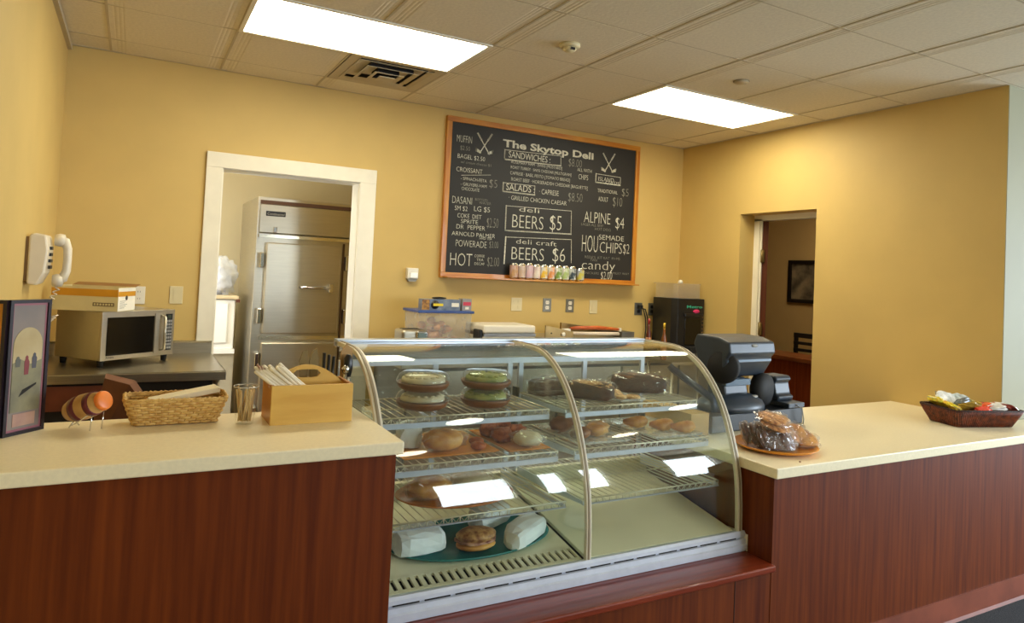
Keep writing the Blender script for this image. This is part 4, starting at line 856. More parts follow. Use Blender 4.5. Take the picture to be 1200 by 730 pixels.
# wicker baskets
def basket(name, label, x0, x1, y0, y1, z, h, flare, mat, mat2, rows, step, rr, rim=0.004, rot=0.0, sr=0.0022, amp=0.003, out=0.0):
    cx, cy = (x0+x1)/2, (y0+y1)/2
    R = Matrix.Translation((cx, cy, 0)) @ Matrix.Rotation(rot, 4, 'Z') @ Matrix.Translation((-cx, -cy, 0))
    t = thing(name, label, 'basket', (cx, cy, z))
    def per(u, o=0.0):
        hx, hy = (x1-x0)/2+flare*u+o, (y1-y0)/2+flare*u+o; r = min(hx, hy)*0.25; pts = []
        for (qx, qy, a0) in ((1, 1, 0), (-1, 1, PI/2), (-1, -1, PI), (1, -1, 1.5*PI)):
            for k in range(4): a = a0+k*PI/6; pts.append((cx+qx*(hx-r)+r*math.cos(a), cy+qy*(hy-r)+r*math.sin(a)))
        # resample
        L = [0]
        for i in range(len(pts)): p, q = pts[i], pts[(i+1) % len(pts)]; L.append(L[-1]+math.hypot(p[0]-q[0], p[1]-q[1]))
        return pts, L
    def at(u, s, o=0.0):
        pts, L = per(u, o); d = s*L[-1]; i = 0
        while i < len(pts)-1 and L[i+1] < d: i += 1
        f = (d-L[i])/(L[i+1]-L[i]+1e-9); p, q = pts[i], pts[(i+1) % len(pts)]
        return (p[0]+(q[0]-p[0])*f, p[1]+(q[1]-p[1])*f)
    peri = per(0.5)[1][-1]; ns = int(peri/step)//2*2+1
    mb = MB(R)
    for j in range(ns):
        pts = []
        for u in (0, 0.33, 0.66, 1.0): q = at(u, j/ns, out); pts.append((q[0], q[1], z+0.003+u*(h-0.005)))
        mb.tube(pts, sr, 6)
    mb.build('stakes', mat2, t)
    mb = MB(R)
    for i in range(rows):
        u = (i+0.5)/rows; pts = []
        for j in range(ns*2):
            o = 0.0028*(1 if ((j//1) % 2 == 0) == (i % 2 == 0) else -1) if j % 2 == 0 or True else 0
            o = amp*math.cos(PI*(j/2)+PI*i) if True else 0
            q = at(u, j/(ns*2), o); pts.append((q[0], q[1], z+0.003+u*(h-0.005)+rnd.uniform(-.0004, .0004)))
        mb.tube(pts, rr, 5, closed=True)
    mb.build('weave', mat, t)
    mb = MB(R); n = ns*2
    for ph in (0, PI):
        pts = []
        for j in range(n): a = j*2.2+ph; q = at(1.0, j/n, rim*0.8*math.cos(a)); pts.append((q[0], q[1], z+h+rim*0.8*math.sin(a)))
        mb.tube(pts, rim*0.75, 6, closed=True)
    mb.build('rim', mat, t)
    MB(R).box((x0+0.004, y0+0.004, z+0.001), (x1-0.004, y1-0.004, z+0.004)).build('base', mat2, t)
    return t
straw_m = M('wicker_straw', (226, 188, 112), 0.55, col2=(196, 150, 78), scale=60, bump=0.3)
straw_d = M('wicker_straw_dark', (190, 144, 78), 0.6, var=0.1, scale=60)
basket('wicker_basket', 'oblong pale straw basket holding napkins on the left counter', 0.213, 0.432, -2.292, -2.205, LT, 0.078, 0.026, straw_m, straw_d, 10, 0.017, 0.0042, rot=0.0)
o = MB().box((-0.095, -0.036, -0.008), (0.095, 0.036, 0.008), Matrix.Translation((0.345, -2.240, LT+0.078)) @ Matrix.Rotation(-0.16, 4, 'Y') @ Matrix.Rotation(0.12, 4, 'Z')).build('folded_napkin', M('napkin_white', (236, 226, 200), 0.8, var=0.03), loc=(0.345, -2.240, LT+0.07), bevel=0.003)
tag(o, 'folded white napkin sticking out of the straw basket', 'napkin')
# glass of coffee stirrers
gx, gy = 0.508, -2.325
t = thing('stirrer_glass', 'clear tumbler between the straw basket and the wooden caddy', 'glass', (gx, gy, LT))
MB().lathe([(0.0, 0.0), (0.026, 0.0), (0.030, 0.04), (0.036, 0.112)], (gx, gy, LT), 32, cap=False).build('tumbler', GLASS('tumbler_glass', (0.97, 0.97, 0.95), cloud=0.02, ior=1.25), t)
MB().lathe([(0.0358, 0.110), (0.0368, 0.112), (0.0358, 0.1135), (0.0350, 0.112), (0.0358, 0.110)], (gx, gy, LT), 32).build('lip', GLASS('glass_lip', (0.85, 0.85, 0.82), cloud=0.3), t)
stm = M('birch_stick', (216, 186, 130), 0.6, var=0.06, scale=40)
for i in range(26):
    a = rnd.uniform(0, 2*PI); b = a+rnd.uniform(-0.9, 0.9); r0 = rnd.uniform(0.004, 0.018); r1 = rnd.uniform(0.012, 0.029); zt = rnd.uniform(0.088, 0.112)
    p0 = Vector((gx+r0*math.cos(a), gy+r0*math.sin(a), LT+0.008)); p1 = Vector((gx+r1*math.cos(b), gy+r1*math.sin(b), LT+zt))
    o = MB().tube([p0, p1], 0.0026, 4).build('coffee_stirrer', stm, loc=tuple(p0)); tag(o, 'thin pale wooden coffee stirrer standing in the clear tumbler', 'stirrer', 'coffee stirrers in the tumbler')
# wooden caddy
cx0, cx1, cy0, cy1 = 0.572, 0.820, -2.384, -2.225; wt = 0.009
bir = M('birch_plywood', (206, 158, 70), 0.45, col2=(224, 182, 92), scale=3, stretch=(1, 1, 6), detail=5)
t = thing('wooden_caddy', 'pale birch caddy with an arched hand-hole divider on left counter', 'caddy', ((cx0+cx1)/2, (cy0+cy1)/2, LT))
CH1 = 0.118
MB().box((cx0, cy0, LT), (cx1, cy0+wt, LT+CH1)).build('front_board', bir, t, bevel=0.001)
MB().box((cx0, cy1-wt, LT), (cx1, cy1, LT+CH1)).build('back_board', bir, t, bevel=0.001)
for x in (cx0, cx1-wt): MB().box((x, cy0+wt, LT), (x+wt, cy1-wt, LT+CH1)).build('side_board', M('birch_edge', (186, 128, 62), 0.45, var=0.05), t)
MB().box((cx0+wt, cy0+wt, LT+0.001), (cx1-wt, cy1-wt, LT+0.008)).build('bottom_board', bir, t)
# arched divider with hole
bm = MB(); yy = (cy0+cy1)/2+0.004; n = 24
xs = [cx0+wt+(cx1-cx0-2*wt)*k/n for k in range(n+1)]
xm = (cx0+cx1)/2-0.004
top = lambda x: LT+0.108+0.062*max(0, math.cos((x-xm)/0.118*PI/2))**0.9 if abs(x-xm) < 0.118 else LT+0.108
def hole(x):
    u = (x-xm)/0.042
    if abs(u) >= 1: return None
    s_ = 0.013*math.sqrt(1-u**4); return (LT+0.142-s_, LT+0.142+s_)
for k in range(n):
    a_, b_ = xs[k], xs[k+1]; ha, hb = hole(a_), hole(b_)
    if ha is None and hb is None: bm.prism([(a_, LT+0.009), (b_, LT+0.009), (b_, top(b_)), (a_, top(a_))], 'y', yy-0.004, yy+0.004)
    else:
        ha = ha or (LT+0.142, LT+0.142); hb = hb or (LT+0.142, LT+0.142)
        bm.prism([(a_, LT+0.009), (b_, LT+0.009), (b_, hb[0]), (a_, ha[0])], 'y', yy-0.004, yy+0.004)
        bm.prism([(a_, ha[1]), (b_, hb[1]), (b_, top(b_)), (a_, top(a_))], 'y', yy-0.004, yy+0.004)
bm.build('handle_divider', bir, t)
# wrapped straws leaning out of the caddy
strm = M('straw_paper', (240, 230, 208), 0.6, var=0.03, scale=40)
for i in range(15):
    lane = i % 8; lay = i//8
    xb = 0.618+lane*0.0120+rnd.uniform(-.002, .002); yb_ = cy0+wt+0.010+lay*0.010+rnd.uniform(0, .004)
    p0 = Vector((xb, yb_, LT+0.088+lay*0.008)); p1 = Vector((xb-0.092+rnd.uniform(-.006, .006), yb_+0.030, LT+0.160+lay*0.008+0.0012*lane+rnd.uniform(-.003, .003)))
    d_ = (p1-p0).normalized(); q0 = p0 + d_*(-0.030)
    o = MB().tube([q0, q0+d_*0.004, p1-d_*0.004, p1], [0.003, 0.0056, 0.0056, 0.003], 8).build('wrapped_straw', strm, loc=tuple(q0)); tag(o, 'white paper-wrapped drinking straw leaning out of the birch caddy', 'straw', 'wrapped straws in the caddy')
for i in range(4):
    p0 = Vector((0.60+i*0.006, cy0+0.030, LT+0.06)); p1 = Vector((0.535+i*0.012, cy0+0.055, LT+0.178-0.006*i))
    o = MB().tube([p0, p1], 0.0032, 6).build('drinking_straw', M('striped_straw', (226, 210, 190), 0.5, col2=(150, 70, 50), scale=80), loc=tuple(p0)); tag(o, 'red-tinged bare straw at the left end of the birch caddy', 'straw', 'bare straws at the left end of the caddy')
# utensils in the rear pocket
olv = M('olive_wood', (120, 100, 52), 0.5, var=0.1, scale=20)
for i, (x, l) in enumerate(((0.690, 'left olive-wood paddle in the caddy'), (0.722, 'right olive-wood paddle in the caddy'))):
    o = MB().prism([(x-0.010, LT+0.012), (x+0.010, LT+0.012), (x+0.012, LT+0.13), (x+0.016, LT+0.175), (x+0.006, LT+0.212+0.004*i), (x-0.006, LT+0.205), (x-0.015, LT+0.175), (x-0.012, LT+0.13)], 'y', cy1-wt-0.026, cy1-wt-0.020).build('wooden_paddle', olv, loc=(x, cy1-0.03, LT+0.012)); tag(o, l, 'utensil', 'olive-wood paddles')
for i in range(3):
    x = 0.756+i*0.012
    o = MB().tube([(x, cy1-wt-0.016, LT+0.012), (x+0.004*i, cy1-wt-0.016, LT+0.20-0.006*i)], [0.0045, 0.0055], 8).build('serving_utensil', blk, loc=(x, cy1-wt-0.016, LT+0.012)); tag(o, 'black-handled utensil standing in the back of the birch caddy', 'utensil', 'black-handled utensils in the caddy')
t = thing('tongs', 'black and chrome tongs standing behind the caddy by the case', 'tongs', (0.845, -2.21, LT))
MB().prism([(0.828, LT), (0.862, LT), (0.868, LT+0.205), (0.846, LT+0.222), (0.828, LT+0.195)], 'y', -2.192, -2.184).build('tan_board', M('tan_board', (178, 140, 84), 0.5), t)
MB().lathe([(0.019, 0.0), (0.021, 0.02), (0.012, 0.09), (0.010, 0.12)], (0.848, -2.212, LT), 14).build('chrome_base', chrome, t)
MB().lathe([(0.011, 0.115), (0.016, 0.14), (0.015, 0.175), (0.008, 0.188), (0, 0.19)], (0.848, -2.212, LT), 14).build('black_top', blk, t)
MB().lathe([(0.010, 0.13), (0.014, 0.145), (0, 0.16)], (0.835, -2.230, LT), 12).tube([(0.835, -2.230, LT), (0.835, -2.230, LT+0.13)], 0.006, 8).build('chrome_knob', chrome, t)

# ================================================================== BACK COUNTER AND APPLIANCES
BZ = 0.92
t = thing('back_counter', 'stainless back counter under the chalkboard', 'counter', (3.1, -0.05, FZ))
MB().box((1.69, -0.42, BZ-0.035), (XR-0.002, WY-0.002, BZ)).build('countertop', steel_h, t, bevel=0.003)
MB().box((1.74, -0.38, 0.06), (XR-0.002, WY-0.002, BZ-0.035)).build('cabinet_body', M('grey_cabinet', (96, 98, 98), 0.5), t)
for i in range(5): 
    x0 = 1.75+i*0.565; dd = MB().box((x0, -0.398, 0.10), (x0+0.545, -0.38, BZ-0.06)).build('cabinet_door', steel, t)
    MB().tube([(x0+0.48, -0.398, 0.74), (x0+0.48, -0.422, 0.74), (x0+0.48, -0.422, 0.62), (x0+0.48, -0.398, 0.62)], 0.005, 6).build('door_handle', chrome, dd)
# toaster
t = thing('toaster', 'small chrome toaster left of the pastry bin on the back counter', 'toaster', (1.78, -0.3, BZ))
MB().box((1.700, -0.38, BZ+0.012), (1.860, -0.22, BZ+0.208)).build('body', steel, t, bevel=0.02, seg=4)
MB().box((1.790, -0.400, BZ+0.07), (1.868, -0.375, BZ+0.204)).build('chrome_end', chrome, t, bevel=0.012, seg=3)
MB().box((1.800, -0.404, BZ+0.10), (1.858, -0.399, BZ+0.190)).build('panel', M('toaster_panel', (120, 140, 140), 0.2, 0.4), t, bevel=0.002)
MB().box((1.72, -0.34, BZ+0.2075), (1.84, -0.32, BZ+0.210)).box((1.72, -0.29, BZ+0.2075), (1.84, -0.27, BZ+0.210)).build('slot', dark, t)
for x in (1.73, 1.83): MB().lathe([(0.012, 0), (0.012, 0.02)], (x, -0.3, BZ), 8).build('foot', blkm, t)
# bin of pastries
bx, by = 2.105, 0.02
t = thing('food_bin', 'clear lidded bin full of golden pastries on the back counter', 'bin', (bx, by, BZ))
MB().prism([(1.925, BZ+0.001), (2.285, BZ+0.001), (2.305, BZ+0.300), (1.908, BZ+0.300)], 'y', by-0.14, by+0.14).build('bin_wall', GLASS('bin_plastic', (0.92, 0.93, 0.92), cloud=0.22), t)
MB().box((1.895, by-0.155, BZ+0.300), (2.318, by+0.155, BZ+0.318)).build('blue_lid', M('blue_lid', (44, 72, 140), 0.35), t, bevel=0.005)
pa = M('light_crust', (226, 170, 110), 0.5, col2=(190, 110, 60), scale=14, bump=0.4)
for i in range(34):
    x = 1.96+rnd.random()*0.29; y = by-0.10+rnd.random()*0.2; lim = 0.245-0.30*max(0, (x-2.06))
    z = BZ+0.012+rnd.random()*max(0.05, lim-0.05); s_ = 0.048+rnd.random()*0.02
    o = MB().blob((x, y, z+s_/2), (s_, s_, s_*0.8), i, 0.3, 3, 10, 7).build('pastry', pa, loc=(x, y, z)); tag(o, 'small golden pastry heaped inside the clear blue-lidded bin', 'pastry', 'pastries in the lidded bin')
t = thing('foil_box', 'grey and blue food wrap box with yellow mark on the bin lid', 'box', (2.05, by, BZ+0.318))
MB().box((1.93, by-0.13, BZ+0.3185), (2.215, by-0.06, BZ+0.395)).build('carton_body', M('blue_grey_print', (66, 84, 112), 0.35, col2=(120, 130, 146), scale=14), t)
MB().box((1.93, by-0.1305, BZ+0.322), (1.985, by-0.13, BZ+0.392)).build('brown_panel', M('brown_print2', (96, 60, 24), 0.5, col2=(196, 140, 50), scale=50), t)
MB().lathe([(0.030, 0), (0.030, 0.001), (0, 0.001)], (2.025, by-0.1305, BZ+0.357), 20, axis=Vector((0, -1, 0))).build('black_disc', blk, t)
MB().prism([(2.012, BZ+0.349), (2.085, BZ+0.349), (2.085, BZ+0.366), (2.012, BZ+0.366)], 'y', by-0.1328, by-0.1316).build('yellow_mark', M('yellow_print', (236, 208, 40), 0.5), t)
MB().box((2.15, by-0.131, BZ+0.345), (2.205, by-0.13, BZ+0.372)).build('white_print', whp, t)
o = MB().blob((2.07, by-0.09, BZ+0.403), (0.11, 0.05, 0.016), 4, 0.1, 3, flat=0.0).build('small_dish', blk, loc=(2.07, by-0.09, BZ+0.3955)); tag(o, 'small black dish lying on top of the food wrap box', 'dish')
t = thing('red_label_pack', 'narrow grey pack with red label at the right of the bin lid', 'pack', (2.275, by-0.08, BZ+0.318))
MB().box((2.238, by-0.115, BZ+0.3185), (2.310, by-0.05, BZ+0.402)).build('pack_body', M('grey_pack', (140, 136, 134), 0.4), t)
MB().box((2.245, by-0.1162, BZ+0.355), (2.305, by-0.115, BZ+0.380)).build('red_label', M('red_label', (196, 30, 60), 0.4), t)
MB().box((2.262, by-0.1162, BZ+0.328), (2.290, by-0.115, BZ+0.346)).build('white_label', whp, t)
# white panini grill
t = thing('white_grill', 'white clam-shell grill with grey seam on the back counter', 'appliance', (2.53, -0.12, BZ))
MB().box((2.325, -0.28, BZ+0.010), (2.742, 0.03, BZ+0.155)).build('base', whp, t, bevel=0.012, seg=3)
MB().box((2.328, -0.282, BZ+0.155), (2.740, 0.032, BZ+0.175)).build('seam', M('grill_grey', (130, 130, 130), 0.35, 0.5), t)
MB().box((2.325, -0.28, BZ+0.175), (2.742, 0.03, BZ+0.232)).build('lid', whp, t, bevel=0.014, seg=3)
MB().box((2.296, -0.27, BZ+0.06), (2.324, -0.165, BZ+0.20)).build('side_hinge', blk, t, bevel=0.01)
for x in (2.35, 2.71): MB().lathe([(0.012, 0), (0.012, 0.02)], (x, -0.1, BZ), 8).build('foot', blkm, t)
# open stainless cooker with wood-handled tools
t = thing('steel_cooker', 'low stainless cooker with sloped side panels on back counter', 'appliance', (3.1, -0.1, BZ))
MB().box((2.81, -0.30, BZ+0.001), (3.62, 0.10, BZ+0.145)).build('body', steel, t, bevel=0.004)
MB().prism([(2.812, BZ+0.145), (3.05, BZ+0.145), (3.05, BZ+0.19), (2.812, BZ+0.235)], 'y', -0.302, -0.290).build('left_panel', M('bronze_steel', (150, 126, 84), 0.3, 0.9, var=0.15), t)
MB().lathe([(0.014, 0), (0.016, 0.010), (0.010, 0.014), (0, 0.014)], (2.96, -0.302, BZ+0.172), 14, axis=Vector((0, -1, 0))).build('knob', whp, t)
MB().lathe([(0.006, 0), (0.006, 0.003), (0, 0.003)], (2.86, -0.302, BZ+0.18), 10, axis=Vector((0, -1, 0))).build('rivet', dark, t)
MB().prism([(3.19, BZ+0.145), (3.62, BZ+0.145), (3.62, BZ+0.180), (3.19, BZ+0.228)], 'y', 0.08, 0.10).build('back_panel', M('bronze_steel', (150, 126, 84)), t)
MB().box((3.50, -0.30, BZ+0.145), (3.62, 0.05, BZ+0.190)).build('right_block', steel_d, t)
t = thing('rolling_tool', 'orange-wood handled tool lying across the steel cooker', 'utensil', (3.2, -0.26, BZ+0.145))
MB().tube([(3.05, -0.26, BZ+0.212), (3.12, -0.26, BZ+0.216), (3.30, -0.26, BZ+0.218), (3.50, -0.26, BZ+0.206)], [0.010, 0.014, 0.015, 0.010], 12).build('wood_handle', M('orange_handle', (170, 70, 26), 0.35, col2=(206, 104, 44), scale=8), t)
MB().tube([(3.04, -0.262, BZ+0.176), (3.50, -0.262, BZ+0.172)], 0.013, 12).build('pale_roller', M('pale_roller', (222, 206, 184), 0.4), t)
MB().box((2.985, -0.278, BZ+0.146), (3.045, -0.24, BZ+0.210)).build('white_block', whp, t, bevel=0.004)
MB().box((3.495, -0.275, BZ+0.190), (3.515, -0.245, BZ+0.218)).build('white_cap', whp, t, bevel=0.003)
for k, (x, l) in enumerate(((3.70, 'dark low steel tray left of the grinder'),)):
    o = MB().box((3.64, -0.20, BZ+0.001), (3.80, -0.02, BZ+0.12)).build('steel_tray', steel_d, loc=(3.75, -0.1, BZ), bevel=0.006); tag(o, l, 'tray')
t = thing('black_stand', 'black round stand in front of the cords on the back counter', 'stand', (4.0, -0.08, BZ))
MB().lathe([(0.06, 0), (0.06, 0.10), (0.05, 0.105), (0, 0.105)], (3.83, -0.24, BZ), 24).build('body', blk, t)
def bottle(x, y, z, h, mat, cap, label, name='bottle'):
    t = thing(name, label, 'bottle', (x, y, z))
    r = 0.021
    MB().lathe([(r*0.9, 0), (r, 0.006), (r, h*0.55), (r*0.45, h*0.72), (r*0.38, h*0.86), (0, h*0.86)], (x, y, z), 18).build('body', mat, t)
    MB().lathe([(r*0.44, h*0.84), (r*0.42, h), (0, h)], (x, y, z), 12).build('cap', cap, t)
    MB().lathe([(r*1.02, h*0.14), (r*1.03, h*0.3), (r*1.02, h*0.46)], (x, y, z), 18).build('label_print', M('bottle_label_'+name, (220, 190, 130), 0.5, col2=(160, 50, 40), scale=40), t)
bottle(3.93, -0.10, BZ, 0.28, M('dark_red_bottle', (90, 34, 22), 0.2), M('red_cap', (150, 36, 30), 0.4), 'red-capped bottle left of the black grinder', 'sauce_bottle')
bottle(3.64, -0.62, 0.935, 0.27, M('amber_bottle', (120, 66, 22), 0.15), M('gold_foil', (206, 170, 60), 0.3, 0.8), 'gold-capped bottle standing in front of the black grinder', 'gold_bottle')
# small steel shelf that carries the gold bottle
t = thing('side_shelf', 'stainless shelf standing between the back counter and the case', 'shelf', (3.9, -0.65, FZ))
MB().box((3.60, -0.76, 0.915), (4.16, -0.44, 0.935)).build('top', steel_h, t)
for x in (3.63, 4.13):
    for y in (-0.73, -0.47): MB().tube([(x, y, FZ), (x, y, 0.915)], 0.012, 8).build('leg', steel, t)
# grinder
gz = BZ
t = thing('coffee_grinder', 'tall black coffee grinder with clear hopper in the far corner', 'grinder', (4.35, -0.05, gz))
gx0, gx1 = 4.215, 4.565; gy0 = -0.07
MB().prism([(gx0, gy0+0.03), (gx0+0.03, gy0-0.02), (gx1-0.02, gy0-0.02), (gx1, gy0+0.02), (gx1, 0.22), (gx0+0.02, 0.22)], 'z', gz+0.001, gz+0.455).build('housing', blk, t, bevel=0.006)
MB().box((gx0+0.11, gy0-0.026, gz+0.06), (gx1-0.055, gy0-0.018, gz+0.29)).build('recess_panel', M('gloss_black', (8, 8, 9), 0.15), t, bevel=0.006)
MB().box((gx0+0.10, gy0-0.040, gz+0.30), (gx1-0.04, gy0-0.019, gz+0.33)).build('spout_hood', blk, t, bevel=0.006)
MB().box((gx0+0.10, gy0-0.12, gz+0.001), (gx1-0.03, gy0-0.02, gz+0.05)).build('drip_tray', blkm, t, bevel=0.006)
MB().prism([(gx0+0.03, gy0+0.05), (gx1-0.03, gy0+0.03), (gx1-0.03, 0.20), (gx0+0.03, 0.20)], 'z', gz+0.456, gz+0.575).build('hopper', GLASS('hopper_plastic', (0.93, 0.92, 0.88), cloud=0.12), t)
MB().box((gx0+0.02, gy0+0.03, gz+0.575), (gx1-0.02, 0.22, gz+0.583)).build('hopper_lid', GLASS('hopper_plastic', (0.93, 0.92, 0.88)), t)
MB().lathe([(0.018, 0), (0.022, 0.012), (0.012, 0.03), (0, 0.032)], ((gx0+gx1)/2, 0.05, gz+0.583), 14).build('lid_knob', whp, t)
text_mesh('Metro', gx0+0.13, gx1-0.045, gz+0.375, 0.024, gy0-0.0215, 'lettering', M('green_print', (60, 170, 140), 0.5), t, bold=0.02)
MB().blob((gx0+0.24, gy0-0.0205, gz+0.348), (0.075, 0.003, 0.030), 3, 0.3, 4).build('pink_mark', M('pink_print2', (214, 50, 110), 0.5), t)
for k in range(7): MB().lathe([(0.004, 0), (0.004, 0.001), (0, 0.001)], (gx1-0.035, gy0-0.020, gz+0.10+k*0.033), 8, axis=Vector((0, -1, 0))).build('indicator', M('warm_dots', (200, 150, 80), 0.4), t)

# ================================================================== KITCHEN: REFRIGERATOR, WHITE CABINET, BAG
fx0, fx1, fy0, fy1, fz1 = 1.022, 2.45, 1.20, 2.08, 2.035
t = thing('refrigerator', 'tall stainless reach-in refrigerator in the back kitchen', 'refrigerator', (1.7, 1.6, FZ))
MB().box((fx0, fy0, 0.10), (fx1, fy1, fz1)).build('cabinet', steel, t, bevel=0.004)
MB().box((fx0+0.02, fy0-0.004, fz1-0.055), (fx1-0.02, fy0-0.001, fz1-0.025)).build('top_louver', M('rusty_brown', (86, 60, 46), 0.6), t)  # dull rusty-brown strip along the top
MB().prism([(fy0-0.002, 1.745), (fy0-0.018, 1.755), (fy0-0.010, fz1-0.06), (fy0-0.001, fz1-0.055)], 'x', fx0+0.02, fx1-0.01).build('header_panel', steel, t)
MB().box((fx0+0.02, fy0-0.024, 1.715), (fx1-0.01, fy0-0.002, 1.738)).build('header_lip', M('bright_steel', (226, 220, 200), 0.22, 1.0), t)
lb = MB().box((1.085, fy0-0.020, 1.885), (1.235, fy0-0.013, 1.925)).build('name_plate', blk, t, bevel=0.006)
text_mesh('Continental', 1.095, 1.225, 1.893, 0.020, fy0-0.0206, 'lettering', gryp, lb, bold=0.01)
MB().box((1.145, fy0-0.030, 1.755), (1.175, fy0-0.016, 1.80)).build('key_lock', chrome, t, bevel=0.003)
for dx0, dx1, hinge in ((1.100, 1.690, 1), (1.775, 2.40, 0)):
    for z0, z1 in ((0.955, 1.675), (0.18, 0.885)):
        d = MB().box((dx0, fy0-0.045, z0), (dx1, fy0-0.001, z1)).build('door', steel, t, bevel=0.008)
        MB().tube([(dx1-0.32, fy0-0.046, z0+0.52*(z1-z0)), (dx1-0.30, fy0-0.085, z0+0.52*(z1-z0)), (dx1-0.08, fy0-0.085, z0+0.52*(z1-z0))], 0.011, 8).build('handle', chrome, d)
        MB().box((dx1-0.095, fy0-0.095, z0+0.52*(z1-z0)-0.035), (dx1-0.06, fy0-0.045, z0+0.52*(z1-z0)+0.035)).build('latch', chrome, d, bevel=0.004)
        for zz in (z0+0.08, z1-0.20): MB().box((dx0-0.045, fy0-0.055, zz), (dx0-0.012, fy0-0.001, zz+0.12)).build('hinge', chrome, d, bevel=0.005)
MB().box((fx0+0.06, fy0-0.006, 0.905), (fx1-0.04, fy0-0.001, 0.935)).build('mid_strip', M('bright_steel', (226, 220, 200)), t)
MB().box((1.712, fy0-0.010, 0.15), (1.728, fy0-0.001, 1.70)).build('door_gap', M('gap_brown', (84, 60, 40), 0.6), t)  # brown strip marking the dark gap between the two door sections
for x in (fx0+0.06, fx1-0.06):
    for y in (fy0+0.06, fy1-0.06): MB().tube([(x, y, FZ), (x, y, 0.10)], 0.02, 8).build('leg', steel, t)
t = thing('white_cabinet', 'bright white enamel cabinet beside the refrigerator', 'cabinet', (0.7, 1.75, FZ))
we_ = M('white_enamel', (250, 250, 246), 0.3, var=0.01)
MB().box((0.40, 1.5, FZ), (0.945, 2.05, 0.765)).build('lower_body', M('grey_beige_enamel', (180, 172, 150), 0.4), t)
MB().box((0.40, 1.485, 0.80), (0.935, 2.05, 1.20)).build('upper_body', we_, t, bevel=0.01)
MB().box((0.42, 1.470, 0.85), (0.880, 1.486, 1.17)).build('door', we_, t, bevel=0.006)
MB().box((0.40, 1.47, 0.765), (0.945, 2.05, 0.80)).build('band', we_, t)
MB().box((0.38, 1.455, 1.205), (0.955, 2.06, 1.232)).build('top', M('tan_top', (214, 196, 160), 0.4), t, bevel=0.004)
MB().box((0.935, 1.45, 1.18), (0.965, 1.475, 1.205)).build('corner_catch', M('brown_catch', (90, 50, 36), 0.5), t)
t = thing('plastic_bag', 'crumpled clear plastic bag on top of the white cabinet', 'bag', (0.83, 1.65, 1.232))
MB().blob((0.83, 1.66, 1.385), (0.24, 0.22, 0.31), 9, 0.45, 3.0, 26, 18).build('bag_film', GLASS('bag_film', (0.93, 0.94, 0.96), cloud=0.42, ccol=(0.9, 0.92, 0.95), bump=1.0), t)
MB().blob((0.83, 1.67, 1.35), (0.17, 0.15, 0.22), 12, 0.4, 3.5, 18, 12).build('white_cups', M('cup_white', (226, 228, 232), 0.5, col2=(150, 160, 190), scale=9), t)
t = thing('wall_cable', 'dark cable curving down the kitchen wall above the plastic bag', 'cord', (0.8, 2.38, 1.6))
MB().tube([(0.815, 2.385, 2.0), (0.825, 2.385, 1.80), (0.84, 2.385, 1.62), (0.87, 2.385, 1.50)], 0.008, 6).build('cable', blkm, t)

# ================================================================== RIGHT COUNTER ITEMS
# register terminal (back of it faces the customer)
t = thing('cash_register', 'slate-grey point of sale terminal seen from behind on right counter', 'register', (3.15, -1.9, RTZ))
RR = Matrix.Translation((2.93, -1.98, RTZ)) @ Matrix.Rotation(0.06, 4, 'Z')
MB(RR).box((-0.33, -0.15, 0.002), (0.36, 0.12, 0.085)).build('cash_drawer', slate_d, t, bevel=0.006)
hp = [(-0.045, 0.445), (-0.112, 0.425), (-0.122, 0.372), (-0.098, 0.345), (-0.098, 0.325), (-0.050, 0.250), (-0.005, 0.238), (0.055, 0.238), (0.12, 0.40), (0.100, 0.450)]
MB(RR).prism([(y, z) for y, z in hp], 'x', -0.185, 0.160).build('monitor_housing', slate, t, bevel=0.010, seg=3)
MB(RR).box((-0.178, -0.101, 0.328), (0.152, -0.094, 0.338)).build('housing_groove', M('blue_grey_plastic', (84, 104, 122), 0.25), t)  # strip in a lighter blue-grey than the housing
MB(RR).lathe([(0.0, -0.020), (0.070, -0.018), (0.082, 0.0), (0.074, 0.020), (0, 0.022)], (-0.165, -0.065, 0.300), 28, axis=Vector((-0.9, -0.45, 0)), ).build('side_hub', blkm, t)
MB(RR).prism([(-0.062, 0.10), (-0.070, 0.17), (-0.055, 0.242), (0.045, 0.242), (0.050, 0.10)], 'x', -0.150, 0.020).build('neck', slate, t, bevel=0.010)
MB(RR).box((-0.158, -0.078, 0.205), (0.028, -0.050, 0.238)).build('neck_collar', M('blue_grey_plastic', (84, 104, 122)), t, bevel=0.004)
MB(RR).lathe([(1.0, 0.0), (1.0, 0.022), (0.92, 0.045), (0.62, 0.072), (0.3, 0.082), (0, 0.084)], (-0.06, -0.030, 0.086), 32, sx=0.200, sy=0.135).build('base_dome', slate, t)
MB(RR).lathe([(0.55, 0.0), (0.5, 0.003), (0, 0.004)], (0.03, -0.1, 0.152), 20, axis=Vector((0, -0.6, 0.8)), sx=0.05, sy=0.018).build('badge', gryp, t)
MB(RR).lathe([(0.55, 0.0), (0.5, 0.003), (0, 0.004)], (0.0, -0.116, 0.408), 20, axis=Vector((0, -1, 0)), sx=0.04, sy=0.014).build('logo_badge', gryp, t)
MB(RR).lathe([(0, -0.03), (0.078, -0.028), (0.086, 0.0), (0.078, 0.03), (0, 0.03)], (0.150, -0.050, 0.175), 26, axis=Vector((0.2, -1, 0))).build('round_speaker', blkm, t)
t = thing('receipt_printer', 'small dark receipt printer right of the terminal on right counter', 'printer', (3.25, -1.98, RTZ+0.086))
PR = RR
MB(PR).box((0.235, -0.155, 0.0865), (0.365, 0.05, 0.112)).build('ledge', slate, t, bevel=0.004)
